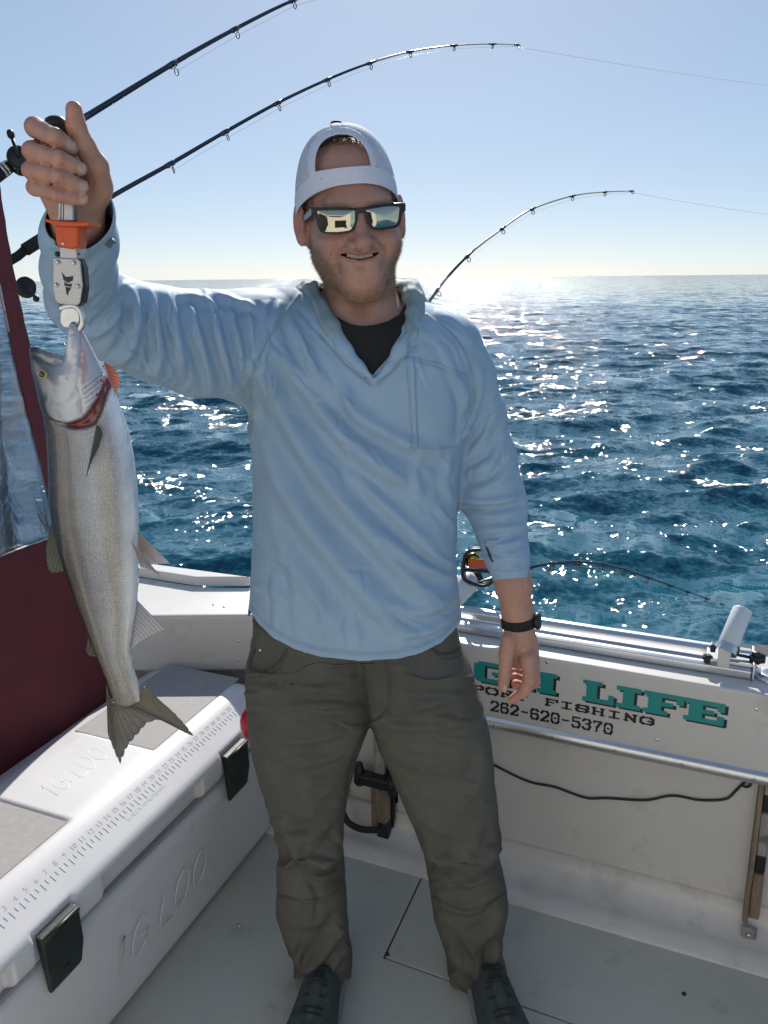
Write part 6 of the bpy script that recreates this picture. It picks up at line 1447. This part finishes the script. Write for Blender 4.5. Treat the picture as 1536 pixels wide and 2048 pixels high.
# ================================================================== gripper held in the raised hand
GY = .925
gr = thing('fish_gripper', 'metal fish lip gripper with orange trigger held in the raised fist', 'fish gripper', PY(135, 560, GY))
def poly_px(pts, y0, th, name, mat, parent, bw=.0008, seg=2):
    mb = MB(); mb.prism([PY(u, v, y0) for u, v in pts], (0, th, 0)); o = mb.obj(name, mat, parent)
    if bw: bevel(o, bw, seg)
    return o
gk = mpp(135, 500, GY)
def gbox(u, v, y, hu, hv, hy, name, mat, par, bw=.001):
    mb = MB(); mb.box(PY(u, v, y), (hu*gk, hy, hv*gk)); o = mb.obj(name, mat, par); bevel(o, bw, 2); return o
tube_o = poly_px([(118.5, 300), (144, 300), (147, 443), (115, 443)], GY+.004, .014, 'handle_tube', M_steel_br, gr, .0015)
for x_ in (121, 126): poly_px([(x_+1, 380), (x_+2.2, 380), (x_+.8, 441), (x_-.6, 441)], GY+.0035, .001, 'groove', M_black, tube_o, 0)
hp_ = [PY(112, 246, .943), PY(116, 270, .943), PY(122, 330, .943), PY(128, 395, .94)]
MB().tube(smooth_path(hp_, 5), [.0075]+[.0115]*14+[.010], 16).obj('foam_handle', M_eva, gr, smooth=True)
MB().lathe(PY(111, 243, .943), PY(111, 236, .943)-PY(116, 270, .943), [(-.008, .011), (-.002, .0118), (.003, .010), (.0052, .006)], 18).obj('handle_cap', M_black, gr, smooth=True)
tr_ = poly_px([(108, 449), (157, 449), (157, 490), (154, 496), (140, 498), (120, 495), (111, 489)], GY-.006, .028, 'trigger', M_orange, gr, .003, 3)
poly_px([(87, 436.5), (89, 443), (110, 450), (120, 453), (150, 453), (178, 451), (179, 443), (150, 443), (112, 441)], GY-.012, .040, 'trigger_flange', M_orange, tr_, .0015)
MB().lathe(PY(126, 487, GY-.006), (0, -1, 0), [(-.001, .0020), (.0006, .0020), (.0012, .001)], 12).obj('pin', M_steel, tr_, smooth=True)
poly_px([(119, 492), (153, 492), (155, 520), (119, 520)], GY+.001, .015, 'lower_tube', M_steel_br, gr, .0015)
for u_ in (116, 153): MB().lathe(PY(u_, 508, GY+.006), (0, -1, 0), [(-.004, .0026), (.002, .0030), (.0035, .002)], 10).obj('spring_pin', M_black, gr, smooth=True)
poly_px([(110, 515), (160, 517), (168, 535), (171, 574), (166, 606), (158, 612), (118, 610), (110, 600)], GY+.0035, .014, 'inner_block', M_black, gr, .001)
pl_ = poly_px([(106.5, 514.5), (155, 517), (160, 522), (165.5, 572), (160, 606), (154, 611), (117, 608), (110, 600), (105.5, 572)], GY-.0005, .0035, 'face_plate', M_steel_br, gr, .0012)
for (a, b) in ((116, 524), (148, 525.5), (113, 569.5), (156, 572)):
    MB().lathe(PY(a, b, GY-.0006), (0, -1, 0), [(0, .0026), (.0012, .0026), (.0020, .0018), (.0021, .0009)], 14).obj('screw', M_steel, pl_, smooth=True)
    MB().lathe(PY(a, b, GY-.0026), (0, -1, 0), [(0, .0010), (.0002, .0010)], 6).obj('screw_socket', M_black, pl_)
for pts in ([(123, 544.5), (131, 554), (146.5, 552), (145, 561), (135.5, 566), (127, 560)], [(128, 563), (134, 567.5), (143.5, 567.5), (142.5, 574), (129, 571.5)], [(130.5, 573.5), (134.5, 574.5), (141.8, 575), (137, 583), (135, 591), (133, 588)], [(138.8, 577), (140.6, 576), (139.6, 580.5), (138.2, 581.5)]):
    poly_px(pts, GY-.0011, .0004, 'logo_mark', M_black, pl_, 0)
# jaws: two curved claws closing under the lower jaw of the fish
jw = [(121, 618), (128, 614), (139, 612), (152, 613), (160, 620), (165, 632), (166, 645), (161, 655), (157, 660)]
MB().tube(smooth_path([PY(u, v, GY+.005) for u, v in jw], 4), .0038, 10, flat=1.2).obj('jaw', M_steel, gr, smooth=True)
poly_px([(124, 618), (136, 613), (146, 615), (157, 624), (158.5, 640), (150, 652), (140, 656), (127, 654), (121, 645), (121, 628)], GY+.002, .0018, 'jaw_plate', M_steel, gr, .0006)
# ================================================================== the fish
FY = .935
fish = thing('salmon', 'silver coho salmon hanging from the gripper with its mouth open', 'fish', PY(200, 1100, FY))
OUT = [(59, 695), (61, 713), (65, 744), (73, 771), (80, 804), (88, 831), (94, 865), (97, 910), (99, 971), (99, 1005), (105, 1048), (116, 1097), (134, 1153), (152, 1209), (173, 1262), (197, 1322), (213, 1361), (226, 1400), (232, 1412), (256, 1414), (283, 1402), (281, 1388), (278, 1368), (269, 1343), (261, 1304),
       (263, 1285), (270, 1240), (275, 1206), (277, 1174), (277, 1111), (278, 1069), (276, 1005), (274, 970), (267, 913), (256, 859), (243, 822), (233, 795), (222, 765), (206, 738), (190, 708), (172, 672), (158, 650), (148, 638), (142, 650), (138, 668), (134, 700), (131, 712), (118, 708), (100, 703), (84, 698), (72, 692)]
def wp(pts): return np.array([[PY(u, v, FY)[0], PY(u, v, FY)[2]] for u, v in pts])
OUTW = wp(OUT)
ax_c = wp([(110, 700), (140, 780), (170, 860), (185, 960), (188, 1060), (200, 1160), (222, 1270), (250, 1370), (256, 1412)])
zs_c = ax_c[::-1, 1]; th_c = np.array([.0065, .0085, .0135, .0215, .0270, .0295, .0285, .0235, .0150])
def fish_sdf(P):
    d2 = polysd(P[:, 0], P[:, 2], OUTW)              # inside positive
    T_ = np.interp(P[:, 2], zs_c, th_c)
    wz = np.interp(P[:, 2], zs_c, np.array([.016, .018, .024, .036, .045, .049, .047, .040, .030]))
    x = np.clip(d2/wz, -1, 1); h = T_*np.sqrt(np.clip(1-(1-np.clip(x, 0, 1))**2.2, 0, 1))
    return np.where(d2 > 0, np.maximum(np.abs(P[:, 1]-FY)-h, -np.minimum(d2, .02))*.75, np.sqrt(d2*d2+np.maximum(np.abs(P[:, 1]-FY), 0)**2)).astype(f4)
OP_EDGE = [(205, 735), (213, 752), (207, 775), (196, 798), (180, 822), (166, 838), (150, 846), (134, 848), (112, 845), (96, 838), (86, 826)]
lo_f = np.array([OUTW[:, 0].min()-.012, FY-.045, OUTW[:, 1].min()-.012]); hi_f = np.array([OUTW[:, 0].max()+.012, FY+.045, OUTW[:, 1].max()+.012])
V, F = extract(fish_sdf, lo_f, hi_f, .0019, slack=3.)
V = relax(V, F, 2, .5)
u, v, _ = proj(V); N = vnormals(V, F); near = N[:, 1] < .1
# head relief: operculum plate, jaw bone, cheek, gill slit
HEADP = [(59, 695), (72, 692), (100, 703), (131, 712), (140, 655), (148, 638), (172, 672), (190, 708), (206, 738), (213, 750), (207, 775), (196, 798), (180, 822), (166, 838), (150, 846), (134, 848), (112, 845), (96, 838), (88, 832), (80, 804), (73, 771), (65, 744)]
hd_ = polysd(u, v, HEADP)
disp = np.where(near, .0032*sstep(-1, 5, hd_), 0)
GILL = [(216, 757), (222, 772), (211, 800), (200, 826), (188, 846), (172, 853), (150, 855), (134, 851), (150, 845), (168, 838), (182, 820), (198, 797), (208, 775)]
gd = polysd(u, v, GILL)+4.0; disp -= np.where(near, .0065*sstep(-3, 5, gd), 0)
for pl, wd, am in (([(105, 808), (118, 812), (135, 808), (150, 795), (156, 778)], 2.6, -.0012), ([(161, 712), (160, 735), (157, 770), (164, 800), (168, 830)], 2.4, -.0014), ([(135, 712), (124, 728), (100, 728), (72, 712)], 4, -.0020), ([(146, 650), (142, 690), (138, 730), (132, 752)], 8, .0022), ([(158, 655), (162, 690), (161, 730)], 3, -.0026), ([(84, 708), (100, 718), (128, 724)], 3, .0016), ([(98, 760), (106, 775), (104, 795)], 8, .0012), ([(90, 830), (102, 838), (118, 846), (140, 850)], 3, -.0020)):
    d_, s_, r_ = linesd(u, v, smooth_path(np.array(pl, float), 4)); disp += np.where(near, am*np.exp(-(d_/wd)**2), 0)
# branchiostegal ribs
fan0 = np.array([150., 700.]); ang = np.degrees(np.arctan2(v-fan0[1], u-fan0[0])); rad_ = np.hypot(u-fan0[0], v-fan0[1])
BR = [(164, 770), (205, 742), (213, 752), (207, 775), (196, 798), (180, 822), (172, 826), (166, 800)]
bk = sstep(0, 6, polysd(u, v, BR)); disp += np.where(near, bk*.0016*np.sin((u*.62+v*.78)*.75), 0)
ed = np.abs(N[:, 1]); V = V+N*disp[:, None]*np.clip(ed*1.6, 0, 1)[:, None]
# colour across the body: dark bronze back, steel flank, ochre line, white belly
us = np.array([PY(a, b, FY)[2] for a, b in ((0, 660), (0, 800), (0, 900), (0, 1000), (0, 1100), (0, 1200), (0, 1300), (0, 1400))])
lx = np.interp(v, [640, 700, 831, 971, 1097, 1209, 1322, 1400], [60, 59, 88, 99, 116, 152, 197, 226]); rx = np.interp(v, [640, 672, 738, 822, 913, 1005, 1111, 1206, 1304, 1402], [160, 172, 206, 243, 267, 276, 277, 275, 261, 283])
t = np.clip((u-lx)/(rx-lx), 0, 1)
cs = np.array([[.020, .024, .022], [.11, .090, .085], [.25, .225, .205], [.32, .34, .37], [.47, .48, .52], [.52, .49, .43], [.58, .58, .59], [.76, .78, .82], [.80, .82, .87]]); ts = np.array([0, .06, .18, .34, .52, .66, .76, .86, 1.])
col = np.stack([np.interp(t, ts, cs[:, k]) for k in range(3)], -1)
col *= (.90+.12*sstep(.7, .95, t))[:, None]*(1+.12*noise3(V, 90, 41)+.08*noise3(V, 300, 42))[:, None]
tailk = sstep(1180, 1400, v)[:, None]; col = col*(1-.5*tailk)+np.array([.36, .31, .25])*.5*tailk
def mixf(k, c):
    global col
    k = np.clip(k, 0, 1)[:, None]; col = col*(1-k)+np.asarray(c)*k
hk = sstep(-2, 6, hd_)*near
hc = .72*np.stack([np.interp(np.clip((u-lx)/70, 0, 1), [0, .15, .4, .7, 1], [.04, .06, .36, .56, .64]), np.interp(np.clip((u-lx)/70, 0, 1), [0, .15, .4, .7, 1], [.05, .07, .37, .58, .65]), np.interp(np.clip((u-lx)/70, 0, 1), [0, .15, .4, .7, 1], [.06, .08, .40, .62, .70])], -1)*(1+.12*noise3(V, 70, 43))[:, None]
col = col*(1-hk[:, None])+hc*hk[:, None]
mixf(np.where(near, sstep(-2, 3, gd), 0), (.17, .012, .012))
mixf(np.where(near, sstep(0, 4, polysd(u, v, [(150, 850), (172, 846), (190, 828), (214, 780), (222, 772), (212, 812), (196, 848), (175, 858)])), 0)*.8, (.10, .07, .05))
mixf(np.where(near, .7*sstep(-1, 3, polysd(u, v, [(160, 668), (166, 690), (176, 735), (172, 765), (164, 770), (161, 730)])), 0), (.50, .22, .22))
mixf(np.where(near, np.exp(-(linesd(u, v, [(74, 712), (100, 727), (132, 726)])[0]/3.5)**2)*.6, 0), (.22, .16, .15))
mixf(np.where(near, .75*np.exp(-((u-92)/26)**2-((v-748)/26)**2), 0), (.12, .13, .14))
mixf(np.where(near & (hd_ > 0), np.exp(-(linesd(u, v, [(82, 815), (92, 832), (112, 845), (136, 850)])[0]/5)**2)*.8, 0), (.05, .055, .05))
mixf(np.where((v < 652) & (u > 135), .6, 0), (.12, .13, .15))
mixf(.30*bk*near*(.5+.5*np.sin((u*.62+v*.78)*.75+2.6)), (.16, .13, .14)); mixf(.55*bk*near*(.5+.5*np.sin((u*.62+v*.78)*.75)), (.74, .73, .78))
# scale texture on the flank
m_f, t_, b_ = newmat('fish_skin'); NN = t_.nodes.new; LL = t_.links.new
at = NN('ShaderNodeAttribute'); at.attribute_name = 'col'; tc = NN('ShaderNodeTexCoord')
mp = NN('ShaderNodeMapping'); mp.inputs['Rotation'].default_value = (0, math.radians(-8), 0); mp.inputs['Scale'].default_value = (390, 60, 470); LL(tc.outputs['Object'], mp.inputs[0])
vo = NN('ShaderNodeTexVoronoi'); vo.feature = 'F1'; vo.inputs['Scale'].default_value = 1; vo.inputs['Randomness'].default_value = .30; LL(mp.outputs[0], vo.inputs['Vector'])
msk = NN('ShaderNodeAttribute'); msk.attribute_name = 'scale'
bp = NN('ShaderNodeBump'); bp.invert = True; bp.inputs['Distance'].default_value = .0011; LL(vo.outputs['Distance'], bp.inputs['Height'])
ms = NN('ShaderNodeMath'); ms.operation = 'MULTIPLY'; ms.inputs[1].default_value = .85; LL(msk.outputs['Fac'], ms.inputs[0]); LL(ms.outputs[0], bp.inputs['Strength']); LL(bp.outputs[0], b_.inputs['Normal'])
cr = NN('ShaderNodeMapRange'); cr.inputs['From Min'].default_value = .1; cr.inputs['From Max'].default_value = .7; cr.inputs['To Min'].default_value = 1.12; cr.inputs['To Max'].default_value = .52; LL(vo.outputs['Distance'], cr.inputs[0])
c1_ = NN('ShaderNodeMix'); c1_.data_type = 'FLOAT'; LL(msk.outputs['Fac'], c1_.inputs[0]); c1_.inputs[2].default_value = 1; LL(cr.outputs[0], c1_.inputs[3])
mm = NN('ShaderNodeMix'); mm.data_type = 'RGBA'; mm.blend_type = 'MULTIPLY'; mm.inputs[0].default_value = 1; LL(at.outputs['Color'], mm.inputs[6]); LL(c1_.outputs[0], mm.inputs[7])
LL(mm.outputs[2], b_.inputs['Base Color']); b_.inputs['Metallic'].default_value = .25; b_.inputs['Roughness'].default_value = .21; b_.inputs['Coat Weight'].default_value = .8; b_.inputs['Coat Roughness'].default_value = .08
fb = mesh_obj('body', V, F, m_f, fish, col=col)
sc = (sstep(4, -4, hd_)*sstep(2, -4, gd)*sstep(.98, .72, t)).astype(np.float32)
a = fb.data.attributes.new('scale', 'FLOAT', 'POINT'); a.data.foreach_set('value', sc)
# eye
ec = PY(88, 747, FY); ey = V[np.argmin(np.hypot(u-88, v-747)+np.where(near, 0, 1e3))]
fk = mpp(88, 747, FY-.012)
eo = MB(); eo._lathe(ey+np.array([0, .003, 0]), (0, -1, 0), [(0, 12*fk), (.0035, 11.5*fk), (.0052, 8*fk), (.006, 3*fk)], 26); e_ = eo.obj('eye', pbr('fish_iris', (.34, .30, .12), .15, metal=.3, var=.3, scale=200, coat=1.), fish, smooth=True)
MB()._lathe(ey+np.array([.0, -.0022, 0]), (0, -1, 0), [(0, 6.2*fk), (.0012, 5.6*fk), (.0020, 2.5*fk)], 20).obj('pupil', pbr('pupil', (.006, .006, .007), .08, coat=1.), e_, smooth=True)
# fins: thin ribbed membranes
def fin(name, base, tip, y0, y1, colb, colt, rays=14, thick=.0009, alpha=.0, notch=0., seed=1, bend=0.):
    """base, tip: polylines (px) run together; the membrane spans between them with real rays"""
    B0 = smooth_path(np.array(base, float), 6); T0 = smooth_path(np.array(tip, float), 6)
    def res(A, n):
        L_ = np.r_[0, np.cumsum(np.hypot(*np.diff(A, axis=0).T))]; s = np.linspace(0, L_[-1], n); return np.stack([np.interp(s, L_, A[:, k]) for k in (0, 1)], -1)
    nu, nv = rays*6+1, 12; B1, T1 = res(B0, nu), res(T0, nu); r = np.random.default_rng(seed)
    V = []; C = []
    for j in range(nv+1):
        s = j/nv
        for i in range(nu):
            ph = (i % 6)/6; k = abs(math.sin(math.pi*i/6)); sc_ = s*(1-notch*(1-k)*.05*s)
            p = B1[i]*(1-sc_)+T1[i]*sc_; rip = .0011*(1-.4*s)*(1-k)*1.2
            y = y0+(y1-y0)*s+bend*s*math.sin(i/nu*5)-rip
            V.append(PY(p[0], p[1], y)); cc = np.array(colb)*(1-s)+np.array(colt)*s; C.append(cc*(.82+.3*k)*(1+.08*r.normal()))
    F = np.array([(j*nu+i, j*nu+i+1, (j+1)*nu+i+1, (j+1)*nu+i) for j in range(nv) for i in range(nu-1)])
    o = mesh_obj(name, np.array(V), F, M_fin, fish, col=np.array(C)); solidify(o, thick, 0); return o
m_fin, t2, b2 = newmat('fin_membrane'); at = t2.nodes.new('ShaderNodeAttribute'); at.attribute_name = 'col'; t2.links.new(at.outputs['Color'], b2.inputs['Base Color']); b2.inputs['Roughness'].default_value = .35; b2.inputs['Coat Weight'].default_value = .3
trl = t2.nodes.new('ShaderNodeBsdfTranslucent'); t2.links.new(at.outputs['Color'], trl.inputs[0]); mxx = t2.nodes.new('ShaderNodeMixShader'); mxx.inputs[0].default_value = .45; t2.links.new(b2.outputs[0], mxx.inputs[1]); t2.links.new(trl.outputs[0], mxx.inputs[2]); t2.links.new(mxx.outputs[0], t2.nodes['Material Output'].inputs[0])
M_fin = m_fin
fin('tail_fin', [(213, 1372), (222, 1400), (236, 1410), (256, 1411), (276, 1402), (287, 1372)], [(216, 1470), (238, 1524), (244, 1519), (256, 1492), (281, 1462), (296, 1446), (322, 1440), (341, 1449), (386, 1471), (352, 1430), (318, 1400)], FY, FY-.006, (.27, .23, .175), (.21, .205, .19), 20, .0010, notch=1, bend=.004)
fin('dorsal_fin', [(102, 1048), (110, 1078), (120, 1106), (128, 1130)], [(92, 1098), (95, 1132), (104, 1146), (127, 1142)], FY+.004, FY+.008, (.14, .15, .09), (.16, .17, .13), 8, .0009, notch=1)
fin('adipose_fin', [(176, 1274), (184, 1294), (192, 1312)], [(172, 1300), (178, 1310), (190, 1313)], FY, FY, (.10, .11, .07), (.12, .12, .09), 3, .002)
fin('pelvic_fin', [(276, 1064), (277, 1078), (276, 1094)], [(341, 1128), (326, 1128), (296, 1130)], FY-.008, FY-.014, (.66, .50, .44), (.82, .79, .78), 8, .0008, notch=1)
fin('pelvic_fin', [(262, 1084), (268, 1096), (274, 1110)], [(323, 1155), (306, 1143), (281, 1135)], FY-.020, FY-.032, (.66, .50, .42), (.76, .72, .70), 7, .0008, notch=1)
fin('anal_fin', [(275, 1202), (270, 1240), (262, 1292)], [(331, 1260), (300, 1272), (262, 1297)], FY, FY-.004, (.56, .54, .55), (.70, .67, .67), 11, .0009, notch=1)
fin('pectoral_fin', [(194, 850), (200, 856), (204, 868)], [(173, 952), (180, 930), (196, 895)], FY-.029, FY-.036, (.20, .19, .18), (.10, .10, .10), 6, .0009)
fin('gill_flap', [(206, 722), (214, 745), (226, 786)], [(226, 733), (240, 756), (233, 790)], FY+.012, FY+.018, (.55, .20, .15), (.70, .38, .25), 9, .0008, notch=1)
for k in range(5):                                   # gill rakers seen in the slit
    a = np.array([150+13*k, 846-16*k-1.5*k*k]); b = a+np.array([10, 8]); pts = [PY(a[0], a[1]+2, FY-.019), PY((a+b)[0]/2, (a+b)[1]/2+1, FY-.0205), PY(b[0], b[1], FY-.018)]
    MB().tube(smooth_path(pts, 4), .0017, 6).obj('gill_arch', pbr('gill_red', (.25, .015, .012), .3, coat=.6), fish, smooth=True)
